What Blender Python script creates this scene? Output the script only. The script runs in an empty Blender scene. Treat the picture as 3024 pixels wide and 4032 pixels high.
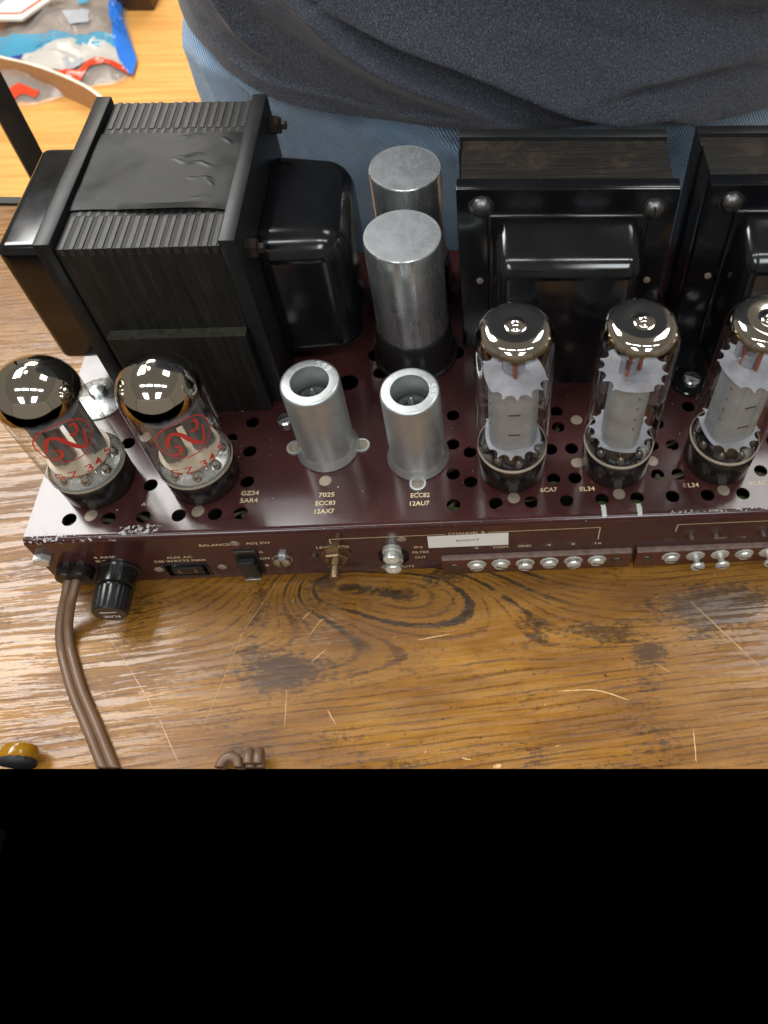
import bpy, bmesh, math, random
from mathutils import Vector, Matrix, noise
random.seed(7)
S = 0.001                                   # the builders below work in millimetres
sc = bpy.context.scene
col = sc.collection
PI = math.pi

# ------------------------------------------------------------------ camera
cam_d = bpy.data.cameras.new('camera'); cam = bpy.data.objects.new('camera', cam_d); col.objects.link(cam)
right = Vector((0.99849058, -0.05275739, 0.01527162))
fwd = Vector((0.04437098, 0.61096987, -0.79040941))
up = Vector((0.03236943, 0.78989396, 0.61238856))
R = Matrix((right, up, -fwd)).transposed()
cam.matrix_world = Matrix.Translation(Vector((208.397682, -185.000375, 345.07248))*S) @ R.to_4x4()
cam_d.sensor_fit = 'AUTO'; cam_d.sensor_width = 36.0
cam_d.lens = 3259.587/4032*36.0
cam_d.shift_x = -0.125; cam_d.shift_y = -0.125      # the photograph is the left part of a wider frame
cam_d.clip_start = 0.01; cam_d.clip_end = 20
cam_d.dof.use_dof = True; cam_d.dof.focus_distance = 0.365; cam_d.dof.aperture_fstop = 20
sc.camera = cam

# ------------------------------------------------------------------ world and lamps
w = bpy.data.worlds.new('World'); sc.world = w; w.use_nodes = True
w.node_tree.nodes['Background'].inputs[0].default_value = (1, 0.96, 0.9, 1)
w.node_tree.nodes['Background'].inputs[1].default_value = 0.0
sc.view_settings.view_transform = 'Standard'; sc.view_settings.look = 'None'
sc.view_settings.exposure = 0.0; sc.view_settings.gamma = 1.0
sc.cycles.max_bounces = 12; sc.cycles.transparent_max_bounces = 24; sc.cycles.transmission_bounces = 8
sc.cycles.glossy_bounces = 6; sc.cycles.diffuse_bounces = 4
sc.cycles.sample_clamp_indirect = 6.0

def area(name, loc, size, L, color=(1, 1, 1), target=None):
    d = bpy.data.lights.new(name, 'AREA'); d.shape = 'RECTANGLE'; d.size, d.size_y = size
    d.energy = L*PI*size[0]*size[1]; d.color = color
    o = bpy.data.objects.new(name, d); col.objects.link(o); o.location = loc
    if target is not None:
        o.rotation_euler = (Vector(target)-Vector(loc)).to_track_quat('-Z', 'Y').to_euler()
    return o
WARM = (1.0, 0.93, 0.82); COOL = (0.93, 0.97, 1.0)
CZ = 1.70
area('ceiling_bounce', (0.2, 0.3, CZ+0.05), (7.0, 7.8), 0.17, (1.0, 0.90, 0.76))
area('ceiling_panel', (-0.95, 1.00, CZ), (0.72, 1.3), 20.0, (1, 0.99, 0.97))
area('ceiling_panel', (-0.30, 0.80, CZ), (0.15, 0.30), 18.0, (1, 0.99, 0.97))
area('ceiling_panel', (1.12, 0.80, CZ), (0.6, 0.80), 9.0, (1, 0.99, 0.97))
area('ceiling_panel', (-0.70, -2.2, CZ), (0.6, 1.2), 12.0, COOL)
area('ceiling_panel', (0.85, -2.2, CZ), (0.6, 1.2), 12.0, COOL)
for px in (-0.75, -0.08, 0.59, 1.26): area('ceiling_panel', (px, -0.72, CZ), (0.5, 0.15), 17.0, COOL)
area('ceiling_panel', (-0.6, 2.9, CZ), (0.9, 1.4), 14.5, WARM)
TAN = (1.0, 0.88, 0.72)
area('wall_bounce', (0.2, -3.4, 0.5), (7.0, 2.5), 0.26, TAN, (0.2, 0.1, 0.5))
area('wall_bounce', (-3.2, 0.3, 0.5), (7.0, 2.5), 0.22, TAN, (0.2, 0.3, 0.5))
area('wall_bounce', (3.6, 0.3, 0.5), (7.0, 2.5), 0.22, TAN, (0.2, 0.3, 0.5))
area('wall_bounce', (0.2, 4.3, 0.5), (7.0, 2.5), 0.26, TAN, (0.2, 0.1, 0.5))

# ------------------------------------------------------------------ materials
class NT:
    def __init__(s, name):
        s.m = bpy.data.materials.new(name); s.m.use_nodes = True
        s.t = s.m.node_tree; s.b = s.t.nodes['Principled BSDF']; s.o = s.t.nodes['Material Output']
        s._obj = None
    def n(s, ty, **k):
        nd = s.t.nodes.new(ty)
        for a, v in k.items(): setattr(nd, a, v)
        return nd
    def L(s, a, b): s.t.links.new(a, b)
    def put(s, sock, v):
        if isinstance(v, bpy.types.NodeSocket): s.L(v, sock)
        elif isinstance(v, (tuple, list)) and len(v) == 3 and sock.type == 'RGBA': sock.default_value = (*v, 1)
        else: sock.default_value = v
    def math(s, op, a, b=0.0, c=None, clamp=False):
        nd = s.n('ShaderNodeMath', operation=op); nd.use_clamp = clamp
        s.put(nd.inputs[0], a); s.put(nd.inputs[1], b)
        if c is not None: s.put(nd.inputs[2], c)
        return nd.outputs[0]
    def obj(s):                              # object coordinates in millimetres
        if s._obj is None:
            tc = s.n('ShaderNodeTexCoord'); v = s.n('ShaderNodeVectorMath', operation='SCALE')
            s.L(tc.outputs['Object'], v.inputs[0]); v.inputs['Scale'].default_value = 1000
            s._obj = v.outputs[0]
        return s._obj
    def xyz(s, v=None):
        nd = s.n('ShaderNodeSeparateXYZ'); s.L(v or s.obj(), nd.inputs[0]); return nd.outputs
    def comb(s, x, y, z=0.0):
        nd = s.n('ShaderNodeCombineXYZ')
        for i, v in enumerate((x, y, z)): s.put(nd.inputs[i], v)
        return nd.outputs[0]
    def mapv(s, scale, v=None, rot=(0, 0, 0), loc=(0, 0, 0)):
        nd = s.n('ShaderNodeMapping'); s.L(v or s.obj(), nd.inputs[0])
        nd.inputs['Scale'].default_value = scale; nd.inputs['Rotation'].default_value = rot; nd.inputs['Location'].default_value = loc
        return nd.outputs[0]
    def noise(s, vec, scale=1.0, detail=3.0, rough=0.55, dist=0.0):
        nd = s.n('ShaderNodeTexNoise'); s.L(vec, nd.inputs['Vector'])
        nd.inputs['Scale'].default_value = scale; nd.inputs['Detail'].default_value = detail
        nd.inputs['Roughness'].default_value = rough; nd.inputs['Distortion'].default_value = dist
        return nd.outputs['Fac']
    def ramp(s, f, stops):
        nd = s.n('ShaderNodeValToRGB'); s.L(f, nd.inputs[0]); cr = nd.color_ramp
        while len(cr.elements) < len(stops): cr.elements.new(0.5)
        for e, (p, c) in zip(cr.elements, stops):
            e.position = p; e.color = (*c, 1) if isinstance(c, (tuple, list)) else (c, c, c, 1)
        return nd.outputs[0]
    def step(s, f, a, b):                    # smooth 0..1 between a and b
        nd = s.n('ShaderNodeMapRange'); nd.interpolation_type = 'SMOOTHSTEP'
        s.put(nd.inputs[0], f); nd.inputs[1].default_value = a; nd.inputs[2].default_value = b
        return nd.outputs[0]
    def mix(s, f, a, b, blend='MIX'):
        nd = s.n('ShaderNodeMix', data_type='RGBA', blend_type=blend)
        s.put(nd.inputs[0], f); s.put(nd.inputs[6], a); s.put(nd.inputs[7], b); return nd.outputs[2]
    def bump(s, h, strength=0.3, dist=0.0002):
        nd = s.n('ShaderNodeBump'); nd.inputs['Strength'].default_value = strength
        nd.inputs['Distance'].default_value = dist; s.L(h, nd.inputs['Height'])
        s.L(nd.outputs[0], s.b.inputs['Normal']); return nd
    def set(s, **k):
        names = dict(color='Base Color', rough='Roughness', metal='Metallic', spec='Specular IOR Level', coat='Coat Weight',
                     coatr='Coat Roughness', alpha='Alpha', sheen='Sheen Weight', trans='Transmission Weight', sss='Subsurface Weight', ior='IOR',
                     aniso='Anisotropic')
        for a, v in k.items(): s.put(s.b.inputs[names[a]], v)
        return s

def simple(name, color, rough=0.5, metal=0.0, var=0.15, scale=0.15, bump=0.0, bscale=1.0, **k):
    t = NT(name)
    n1 = t.noise(t.obj(), scale, 4)
    dark = tuple(c*(1-var) for c in color); lite = tuple(min(1, c*(1+var)) for c in color)
    t.set(color=t.ramp(n1, [(0.3, dark), (0.7, lite)]), metal=metal, **k)
    n2 = t.noise(t.obj(), scale*4, 3)
    t.set(rough=t.math('ADD', rough-0.06, t.math('MULTIPLY', n2, 0.12)))
    if bump: t.bump(t.noise(t.obj(), bscale, 3), bump)
    return t.m

def mat_maroon():
    t = NT('maroon_enamel'); x, y, z = t.xyz()
    base = t.ramp(t.noise(t.obj(), 0.05, 3), [(0.3, (0.043, 0.0130, 0.0130)), (0.7, (0.058, 0.0180, 0.0175))])
    chipn = t.noise(t.obj(), 0.55, 5, 0.7)
    fine = t.noise(t.obj(), 1.6, 3, 0.6)
    def box(a, b, v, soft): 
        return t.math('MULTIPLY', t.step(v, a-soft, a+soft), t.math('SUBTRACT', 1.0, t.step(v, b-soft, b+soft)))
    def region(x0, x1, y0, y1, z0, z1, s=1.5):
        return t.math('MULTIPLY', t.math('MULTIPLY', box(x0, x1, x, s*2), box(y0, y1, y, s)), box(z0, z1, z, s))
    m1 = region(42, 62, 1.5, 6.5, -2, 5)                       # worn patch beside the front bend
    m2 = region(-3, 20, -1, 5.0, -3.5, 5)                      # front left corner
    m3 = region(298, 352, 1.4, 3.2, -2.5, 5, 0.8)
    m4 = region(20, 44, -1, 2.5, -3.6, 5)
    m5 = region(-2, 0.6, -1, 140, -1.8, 5, 0.6)
    def drip(cx):
        return t.math('MULTIPLY', t.math('SUBTRACT', 1.0, t.step(t.math('ABSOLUTE', t.math('ADD', t.math('SUBTRACT', x, cx), t.math('MULTIPLY', t.math('SUBTRACT', fine, 0.5), 1.6))), 0.9, 1.3)), box(1.3, 8.6, y, 0.5))
    drips = t.math('MAXIMUM', drip(267.2), drip(284.1))
    w1 = t.math('MAXIMUM', t.math('MULTIPLY', m1, 0.185), t.math('MULTIPLY', m2, 0.13))
    w1 = t.math('MAXIMUM', w1, t.math('MULTIPLY', m3, 0.15))
    w1 = t.math('MAXIMUM', w1, t.math('MULTIPLY', m4, 0.11)); w1 = t.math('MAXIMUM', w1, t.math('MULTIPLY', m5, 0.17))
    chips = t.step(t.math('ADD', chipn, w1), 0.685, 0.705)
    specks = t.step(t.noise(t.obj(), 0.42, 2, 0.4), 0.765, 0.775)
    chips = t.math('MAXIMUM', t.math('MAXIMUM', chips, specks), t.math('MULTIPLY', drips, t.step(z, -2.5, -1.5)))
    t.set(color=t.mix(chips, base, (0.55, 0.55, 0.54)),
          rough=t.math('ADD', t.math('ADD', 0.11, t.math('MULTIPLY', t.noise(t.obj(), 0.12, 4), 0.09)), t.math('MULTIPLY', chips, 0.3)), spec=0.5)
    h = t.math('SUBTRACT', t.math('MULTIPLY', t.noise(t.obj(), 0.9, 2), 0.12), t.math('MULTIPLY', chips, 0.6))
    t.bump(h, 0.30, 0.0001)
    return t.m

def mat_black(name, base=(0.0042, 0.0046, 0.0054), rough=0.3, dust=0.5, rust=0.0, scratch=0.4, spec=0.42):
    t = NT(name)
    sp = t.step(t.noise(t.obj(), 1.1, 2, 0.5), 0.745, 0.79)
    big = t.noise(t.obj(), 0.06, 4, 0.6)
    sc_ = t.step(t.noise(t.mapv((0.12, 0.12, 1.6)), 1.0, 4, 0.6), 0.70, 0.76)
    f = t.math('MULTIPLY', sp, dust, clamp=True)
    c = t.mix(f, t.ramp(big, [(0.3, base), (0.7, tuple(v*1.5 for v in base))]), (0.16, 0.155, 0.145))
    c = t.mix(t.math('MULTIPLY', sc_, 0.12*scratch), c, (0.2, 0.2, 0.2))
    if rust:
        r = t.step(t.noise(t.obj(), 0.09, 5, 0.7), 0.66, 0.75)
        c = t.mix(t.math('MULTIPLY', r, rust), c, (0.055, 0.028, 0.014))
    t.set(color=c, rough=t.math('ADD', rough, t.math('MULTIPLY', t.math('SUBTRACT', big, 0.5), 0.22)), spec=spec)
    t.bump(t.noise(t.obj(), 0.25, 2), 0.03, 0.0002)
    return t.m

def mat_lams(axis, pitch, name, base=(0.016, 0.0155, 0.0145), rusty=0.55):          # stacked iron sheets, seen edge on
    t = NT(name); x, y, z = t.xyz(); a = (x, y, z)[axis]
    ln = t.noise(t.comb(t.math('MULTIPLY', a, 1.0/pitch), t.math('MULTIPLY', z if axis != 2 else x, 0.02), t.math('MULTIPLY', y if axis != 1 else x, 0.02)), 1.0, 3, 0.7)
    br = t.noise(t.obj(), 0.07, 4, 0.7)
    c = t.ramp(ln, [(0.30, tuple(v*0.45 for v in base)), (0.5, base), (0.72, tuple(v*2.1 for v in base))])
    c = t.mix(t.math('MULTIPLY', t.step(br, 0.50, 0.66), rusty), c, (0.050, 0.033, 0.019))
    sp = t.step(t.noise(t.obj(), 0.8, 2), 0.765, 0.79)
    c = t.mix(t.math('MULTIPLY', sp, 0.6), c, (0.2, 0.17, 0.13))
    t.set(color=c, rough=0.5, spec=0.28)
    t.bump(ln, 0.5, 0.0003)
    return t.m

def mat_wood():
    t = NT('rustic_wood_laminate'); x, y, z = t.xyz()
    lo = t.noise(t.mapv((0.007, 0.020, 1)), 1.0, 2, 0.5)
    def gauss(cx, cy, sx, sy, A, r=0.0):
        dx = t.math('SUBTRACT', x, cx); dy = t.math('SUBTRACT', y, cy)
        if r: dy = t.math('ADD', dy, t.math('MULTIPLY', dx, r))
        q = t.math('ADD', t.math('POWER', t.math('ABSOLUTE', t.math('MULTIPLY', dx, 1/sx)), 2.0), t.math('POWER', t.math('ABSOLUTE', t.math('MULTIPLY', dy, 1/sy)), 2.0))
        return t.math('MULTIPLY', t.math('EXPONENT', t.math('MULTIPLY', q, -1.0)), A)
    phi = t.math('ADD', y, t.math('MULTIPLY', x, -0.075))
    phi = t.math('ADD', phi, t.math('MULTIPLY', t.math('SUBTRACT', lo, 0.5), 9.0))
    knot = t.math('ADD', gauss(130, -4, 20, 13, 16.0), gauss(164, -5, 70, 28, 62.0, 0.10))
    phi2 = t.math('SUBTRACT', phi, knot)
    rag = t.noise(t.mapv((0.30, 0.55, 1)), 1.0, 4, 0.7)                         # ragged edges of printed marks
    # growth rings round the knot
    rings = t.math('SINE', t.math('ADD', t.math('MULTIPLY', phi2, 0.60), t.math('MULTIPLY', rag, 2.2)))
    near = gauss(176, -6, 66, 32, 1.0, 0.08)
    patch = t.noise(t.mapv((0.05, 0.10, 1), loc=(4.3, 4, 0)), 1.0, 4, 0.7)
    ringm = t.math('MULTIPLY', t.step(rings, 0.70, 0.92), t.math('MULTIPLY', t.step(near, 0.12, 0.45), t.step(patch, 0.36, 0.50)))
    # straight grain
    fib = t.noise(t.comb(t.math('MULTIPLY', phi2, 1.05), t.math('MULTIPLY', x, 0.030), 3.0), 1.0, 6, 0.72)
    thin = t.math('SINE', t.math('ADD', t.math('MULTIPLY', phi2, 2*PI/3.6), t.math('MULTIPLY', t.noise(t.mapv((0.010, 0.09, 1)), 1.0, 3, 0.6), 5.0)))
    keep = t.noise(t.mapv((0.020, 0.16, 1), loc=(2, 2, 0)), 1.0, 5, 0.7)
    thinm = t.math('MULTIPLY', t.step(t.math('ADD', thin, t.math('MULTIPLY', t.math('SUBTRACT', rag, 0.5), 1.6)), 0.62, 0.88), t.step(keep, 0.40, 0.54))
    saw = t.noise(t.mapv((2.4, 0.14, 1)), 1.0, 3, 0.6)
    mott = t.noise(t.mapv((0.018, 0.040, 1), loc=(0.7, 0.25, 0)), 1.0, 6, 0.74)
    spots = t.math('ADD', t.math('ADD', gauss(131, -2, 10, 7, 1.0), gauss(114, -46, 30, 10, 0.85)), t.math('ADD', gauss(326, -26, 26, 14, 1.0), gauss(289, -47, 8, 6, 0.9)))
    spots = t.math('ADD', spots, t.math('ADD', gauss(97, -11, 6, 14, 0.8), gauss(232, -30, 10, 10, 0.6)))
    spots = t.math('ADD', spots, t.math('ADD', gauss(228, -90, 10, 9, 0.7), gauss(286, -76, 12, 16, 0.55)))
    spots = t.math('ADD', spots, t.math('ADD', gauss(188, -3, 13, 5, 0.8), gauss(102, -84, 20, 7, 0.6)))
    spots = t.math('ADD', spots, gauss(270, -36, 30, 7, 0.45))
    dk = t.math('ADD', t.math('MULTIPLY', spots, 0.19), t.math('ADD', t.math('MULTIPLY', mott, 0.62), t.math('ADD', t.math('MULTIPLY', rag, 0.44), t.math('MULTIPLY', fib, 0.22))))
    dark = t.step(dk, 0.68, 0.80)
    hue = t.noise(t.mapv((0.012, 0.045, 1), loc=(3, 1, 0)), 1.0, 4, 0.6)
    c = t.ramp(hue, [(0.30, (0.170, 0.068, 0.011)), (0.5, (0.270, 0.118, 0.017)), (0.70, (0.390, 0.186, 0.030))])
    c = t.mix(t.math('MULTIPLY', t.step(fib, 0.48, 0.66), 0.42), c, (0.125, 0.052, 0.012))
    c = t.mix(t.math('MULTIPLY', t.step(saw, 0.50, 0.70), 0.34), c, (0.12, 0.052, 0.013))
    c = t.mix(t.math('MULTIPLY', thinm, 0.60), c, (0.070, 0.030, 0.010))
    c = t.mix(t.math('MULTIPLY', dark, 0.80), c, (0.042, 0.022, 0.012))
    grit = t.step(t.noise(t.mapv((0.7, 1.1, 1)), 1.0, 5, 0.75), 0.575, 0.65)
    c = t.mix(t.math('MULTIPLY', grit, 0.62), c, (0.075, 0.036, 0.013))
    c = t.mix(t.math('MULTIPLY', ringm, 0.88), c, (0.034, 0.022, 0.014))
    pits = t.step(t.noise(t.mapv((0.30, 0.36, 1), loc=(9, 3, 0)), 1.0, 2, 0.4), 0.725, 0.745)
    c = t.mix(t.math('MULTIPLY', pits, 0.8), c, (0.025, 0.015, 0.009))
    t.set(color=c, spec=0.42)
    pore = t.noise(t.comb(t.math('MULTIPLY', phi, 0.40), t.math('MULTIPLY', x, 0.016), 9.0), 1.0, 5, 0.74)
    matte = t.step(t.math('ADD', pore, t.math('MULTIPLY', t.math('SUBTRACT', rag, 0.5), 0.12)), 0.485, 0.535)
    t.set(rough=t.math('ADD', 0.23, t.math('MULTIPLY', matte, 0.27)))
    hh = t.math('SUBTRACT', t.math('MULTIPLY', fib, 0.5), t.math('MULTIPLY', matte, 0.7))
    t.bump(hh, 0.16, 0.0002)
    return t.m

def mat_floor():
    t = NT('honey_floor_wood'); x, y, z = t.xyz()
    g = t.noise(t.mapv((0.004, 0.05, 1)), 1.0, 5, 0.6)
    g2 = t.noise(t.mapv((0.0015, 0.008, 1)), 1.0, 3, 0.5)
    c = t.ramp(g, [(0.3, (0.62, 0.29, 0.065)), (0.55, (0.78, 0.41, 0.115)), (0.75, (0.82, 0.46, 0.15))])
    c = t.mix(t.math('MULTIPLY', t.step(g2, 0.45, 0.7), 0.35), c, (0.50, 0.20, 0.04))
    t.set(color=c, rough=0.42); return t.m

def mat_metal(name, color, rough, axis=None, blot=0.2, dirt=0.15, metal=1.0):
    t = NT(name)
    big = t.noise(t.obj(), 0.12, 5, 0.65)
    if axis is not None:
        sv = [1.4, 1.4, 1.4]; sv[axis] = 0.03
        sv = [v*0.28 for v in sv]; sv[axis] = 0.008; br = t.noise(t.mapv(tuple(sv)), 1.0, 5, 0.7)
    else: br = t.noise(t.obj(), 0.7, 3, 0.6)
    c = t.ramp(big, [(0.25, tuple(v*(1-blot) for v in color)), (0.7, color)])
    spots = t.step(t.noise(t.obj(), 0.35, 3), 0.70, 0.74)
    c = t.mix(t.math('MULTIPLY', spots, dirt), c, (0.30, 0.20, 0.09))
    t.set(color=c, metal=metal, rough=t.math('ADD', rough-0.08, t.math('ADD', t.math('MULTIPLY', t.step(br, 0.35, 0.65), 0.10 if axis is None else 0.13), t.math('MULTIPLY', big, 0.08))))
    t.bump(br, 0.03, 0.0001)
    return t.m

def mat_thin_glass(name, tint=(1, 1, 1), rough=0.02, strength=1.0):        # a blown shell about a millimetre thick
    t = NT(name)
    fc = t.n('ShaderNodeLayerWeight'); fc.inputs['Blend'].default_value = 0.5
    lw = t.n('ShaderNodeLayerWeight'); lw.inputs['Blend'].default_value = 0.35
    gl = t.n('ShaderNodeBsdfGlossy'); gl.inputs['Roughness'].default_value = rough
    tr = t.n('ShaderNodeBsdfTransparent')
    t.L(t.ramp(lw.outputs['Facing'], [(0.0, tuple(0.99*v for v in tint)), (0.88, tuple(0.95*v for v in tint)), (1.0, tuple(0.60*v for v in tint))]), tr.inputs[0])
    mx = t.n('ShaderNodeMixShader')
    t.L(t.math('ADD', 0.07*strength, t.math('MULTIPLY', t.math('POWER', fc.outputs['Facing'], 4.5), 0.85), clamp=True), mx.inputs[0]); t.L(tr.outputs[0], mx.inputs[1]); t.L(gl.outputs[0], mx.inputs[2])
    t.L(mx.outputs[0], t.o.inputs['Surface'])
    return t.m

def mat_getter(name, z0, fade):                 # silvery metal film deposited inside the bulb, brown and ragged at its edge
    t = NT(name); x, y, z = t.xyz()
    e = t.math('ADD', z, t.math('MULTIPLY', t.math('SUBTRACT', t.noise(t.obj(), 0.13, 3), 0.5), 5.0))
    cov = t.step(e, z0, z0+fade)
    c = t.ramp(t.step(e, z0+fade*0.2, z0+fade*2.2), [(0.0, (0.16, 0.12, 0.015)), (0.35, (0.22, 0.15, 0.07)), (0.8, (0.52, 0.455, 0.385)), (1.0, (0.69, 0.645, 0.59))])
    t.set(color=c, metal=1.0, rough=0.07)
    tr = t.n('ShaderNodeBsdfTransparent'); mx = t.n('ShaderNodeMixShader')
    t.L(cov, mx.inputs[0]); t.L(tr.outputs[0], mx.inputs[1]); t.L(t.b.outputs[0], mx.inputs[2]); t.L(mx.outputs[0], t.o.inputs['Surface'])
    return t.m

def mat_cloth_shirt():
    t = NT('heather_jersey')
    n1 = t.noise(t.mapv((1.3, 1.3, 0.8)), 1.0, 2, 0.6); n2 = t.noise(t.obj(), 2.2, 2, 0.5)
    c = t.ramp(n1, [(0.3, (0.028, 0.031, 0.040)), (0.5, (0.055, 0.060, 0.075)), (0.7, (0.115, 0.122, 0.148))])
    fl = t.step(t.noise(t.mapv((1.2, 1.2, 0.9), loc=(5, 2, 1)), 1.0, 2, 0.4), 0.69, 0.74)
    c = t.mix(t.math('MULTIPLY', fl, 0.6), c, (0.30, 0.31, 0.35))
    t.set(color=c, rough=0.9, spec=0.15, sheen=0.25)
    knit = t.n('ShaderNodeTexWave', wave_type='BANDS', bands_direction='X'); t.L(t.obj(), knit.inputs['Vector'])
    knit.inputs['Scale'].default_value = 0.25; knit.inputs['Distortion'].default_value = 2.0
    t.bump(t.math('ADD', t.math('MULTIPLY', knit.outputs['Fac'], 0.4), n2), 0.5, 0.0006)
    return t.m

def mat_denim():
    t = NT('blue_denim'); x, y, z = t.xyz()
    d = t.math('ADD', t.math('MULTIPLY', x, 0.95), t.math('MULTIPLY', z, 0.55))
    nz = t.noise(t.obj(), 0.35, 3)
    tw = t.math('SINE', t.math('ADD', t.math('MULTIPLY', d, 2*PI/1.75), t.math('MULTIPLY', nz, 2.2)))
    big = t.noise(t.obj(), 0.02, 4, 0.6)
    a = t.ramp(big, [(0.35, (0.23, 0.35, 0.50)), (0.65, (0.42, 0.56, 0.70))])
    wh = t.step(t.noise(t.mapv((0.10, 0.1, 0.014), rot=(0, 0.35, 0)), 1.0, 3, 0.6), 0.52, 0.72)
    a = t.mix(t.math('MULTIPLY', wh, 0.5), a, (0.42, 0.54, 0.62))
    c = t.mix(t.math('MULTIPLY', t.step(tw, -0.3, 0.8), 0.88), a, (0.050, 0.100, 0.175))
    t.set(color=c, rough=0.85, spec=0.2, sheen=0.15)
    t.bump(t.math('ADD', tw, t.noise(t.obj(), 1.2, 2)), 0.5, 0.0004)
    return t.m

def mat_film(name, tint, cover, rough=0.18):    # crumpled plastic film
    t = NT(name); nz = t.noise(t.obj(), 0.02, 4)
    t.set(color=tint, rough=rough, spec=0.6)
    tr = t.n('ShaderNodeBsdfTransparent'); mx = t.n('ShaderNodeMixShader')
    t.L(t.math('ADD', cover-0.1, t.math('MULTIPLY', nz, 0.2), clamp=True), mx.inputs[0]); t.L(tr.outputs[0], mx.inputs[1]); t.L(t.b.outputs[0], mx.inputs[2]); t.L(mx.outputs[0], t.o.inputs['Surface'])
    return t.m

def mat_tape():
    t = NT('black_vinyl_tape')
    big = t.noise(t.obj(), 0.06, 4, 0.6)
    c = t.ramp(big, [(0.3, (0.006, 0.0072, 0.0078)), (0.7, (0.011, 0.013, 0.014))])
    smudge = t.step(t.noise(t.mapv((0.12, 0.25, 0.1)), 1.0, 4, 0.7), 0.55, 0.75)
    c = t.mix(t.math('MULTIPLY', smudge, 0.25), c, (0.045, 0.048, 0.050))
    t.set(color=c, rough=0.36, spec=0.20)
    wr = t.noise(t.mapv((0.035, 0.15, 0.1)), 1.0, 3, 0.5, 0.6)
    t.bump(wr, 0.10, 0.0006); return t.m

M = {}
M['maroon'] = mat_maroon()
M['black_gloss'] = mat_black('black_gloss_paint', rough=0.15, dust=0.4, spec=0.6)
M['black_satin'] = mat_black('black_satin_paint', (0.0075, 0.0080, 0.0086), 0.42, 0.45, 0.35, 1.0, 0.34)
M['lams_x'] = mat_lams(0, 0.9, 'iron_laminations_across', (0.0105, 0.0102, 0.0092), 0.10)
M['lams_y'] = mat_lams(1, 0.9, 'iron_laminations_deep', (0.0125, 0.0110, 0.0090))
M['lam_bar'] = simple('iron_lamination_edge', (0.021, 0.021, 0.0205), 0.42, 0.0, 0.4, 0.3, 0.2, 1.5, spec=0.4)
M['tape'] = mat_tape()
M['wood'] = mat_wood(); M['floor'] = mat_floor()
M['can'] = mat_metal('brushed_aluminium_can', (0.74, 0.775, 0.78), 0.26, 2, 0.30, 0.1, 0.92)
M['can_top'] = mat_metal('oxidised_aluminium', (0.37, 0.395, 0.405), 0.55, None, 0.30, 0.35)
M['shield'] = mat_metal('dull_zinc_shield', (0.62, 0.655, 0.65), 0.41, None, 0.2, 0.25, 0.88)
M['shield_glint'] = simple('brightened_digit_metal', (0.80, 0.84, 0.86), 0.4, 0.7, 0.05)
M['zinc'] = mat_metal('zinc_screw', (0.72, 0.75, 0.74), 0.30, None, 0.25, 0.3)
M['zinc_bright'] = mat_metal('bright_zinc', (0.78, 0.79, 0.74), 0.34, None, 0.22, 0.3, 0.6)
M['shield_inner'] = simple('brightened_shield_wall', (0.42, 0.44, 0.43), 0.6, 0.1, 0.1)
M['bead'] = mat_metal('silvery_glass_bead', (0.86, 0.87, 0.86), 0.10, None, 0.1, 0.0, 0.9)
M['press'] = mat_metal('pale_glass_press', (0.62, 0.62, 0.60), 0.22, None, 0.3, 0.0, 0.55)
M['bead_dim'] = mat_metal('smoky_glass_bead', (0.22, 0.20, 0.17), 0.15, None, 0.2, 0.0, 0.6)
M['zinc_dark'] = mat_metal('dark_steel_screw', (0.20, 0.20, 0.20), 0.36, None, 0.3, 0.5)
M['rust'] = simple('rusty_steel', (0.020, 0.012, 0.008), 0.55, 0.35, 0.5, 0.3, 0.4, 1.0)
M['brass'] = mat_metal('tarnished_brass', (0.42, 0.29, 0.17), 0.42, None, 0.4, 0.6)
M['bakelite'] = mat_black('black_bakelite', (0.010, 0.0095, 0.009), 0.20, 0.25, 0.15, 0.4)
M['plastic'] = mat_black('black_plastic', (0.010, 0.010, 0.011), 0.28, 0.2)
M['rubber'] = simple('black_rubber', (0.013, 0.013, 0.014), 0.6, 0, 0.2)
M['glass'] = mat_thin_glass('tube_glass', (0.97, 0.97, 0.95))
M['glass_dark'] = mat_thin_glass('small_tube_glass', (0.80, 0.80, 0.80), 0.03, 1.6)
M['getter_power'] = mat_getter('silver_getter_flash_low', 96.3, 2.2)
M['getter_rect'] = mat_getter('silver_getter_flash_tall', 66.0, 3.5)
M['mica'] = simple('frosted_mica', (0.31, 0.32, 0.365), 0.5, 0, 0.25, 0.12, 0.1, 0.6, spec=0.5)
M['mica_tan'] = simple('tan_mica', (0.60, 0.49, 0.37), 0.45, 0, 0.12, 0.15)
M['anode'] = simple('grey_nickel_plate', (0.33, 0.355, 0.375), 0.40, 0.2, 0.2, 0.08)
M['anode_dark'] = simple('dark_grey_plate', (0.155, 0.155, 0.16), 0.40, 0.2, 0.25, 0.1)
M['copper'] = simple('copper_rod', (0.42, 0.12, 0.075), 0.4, 0.5, 0.2)
M['slot'] = simple('plate_slot_shade', (0.035, 0.012, 0.009), 0.8)
M['cement_and_glint'] = simple('tan_cement_and_rim_glint', (0.30, 0.25, 0.19), 0.6, 0, 0.15)
M['rivet'] = simple('dull_socket_metal', (0.30, 0.245, 0.185), 0.5, 0.35, 0.2)
M['cream_ink'] = simple('cream_printing_ink', (0.68, 0.56, 0.33), 0.5, 0, 0.2, 0.8)
M['worn_ink'] = simple('worn_cream_ink', (0.34, 0.23, 0.15), 0.5, 0, 0.4, 0.8)
M['red_ink'] = simple('red_printing_ink', (0.62, 0.045, 0.035), 0.5, 0, 0.15, 0.5)
M['white_ink'] = simple('white_printing_ink', (0.75, 0.74, 0.70), 0.5)
M['label'] = simple('white_paper_label', (0.80, 0.80, 0.76), 0.55, 0, 0.03, 0.2)
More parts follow.
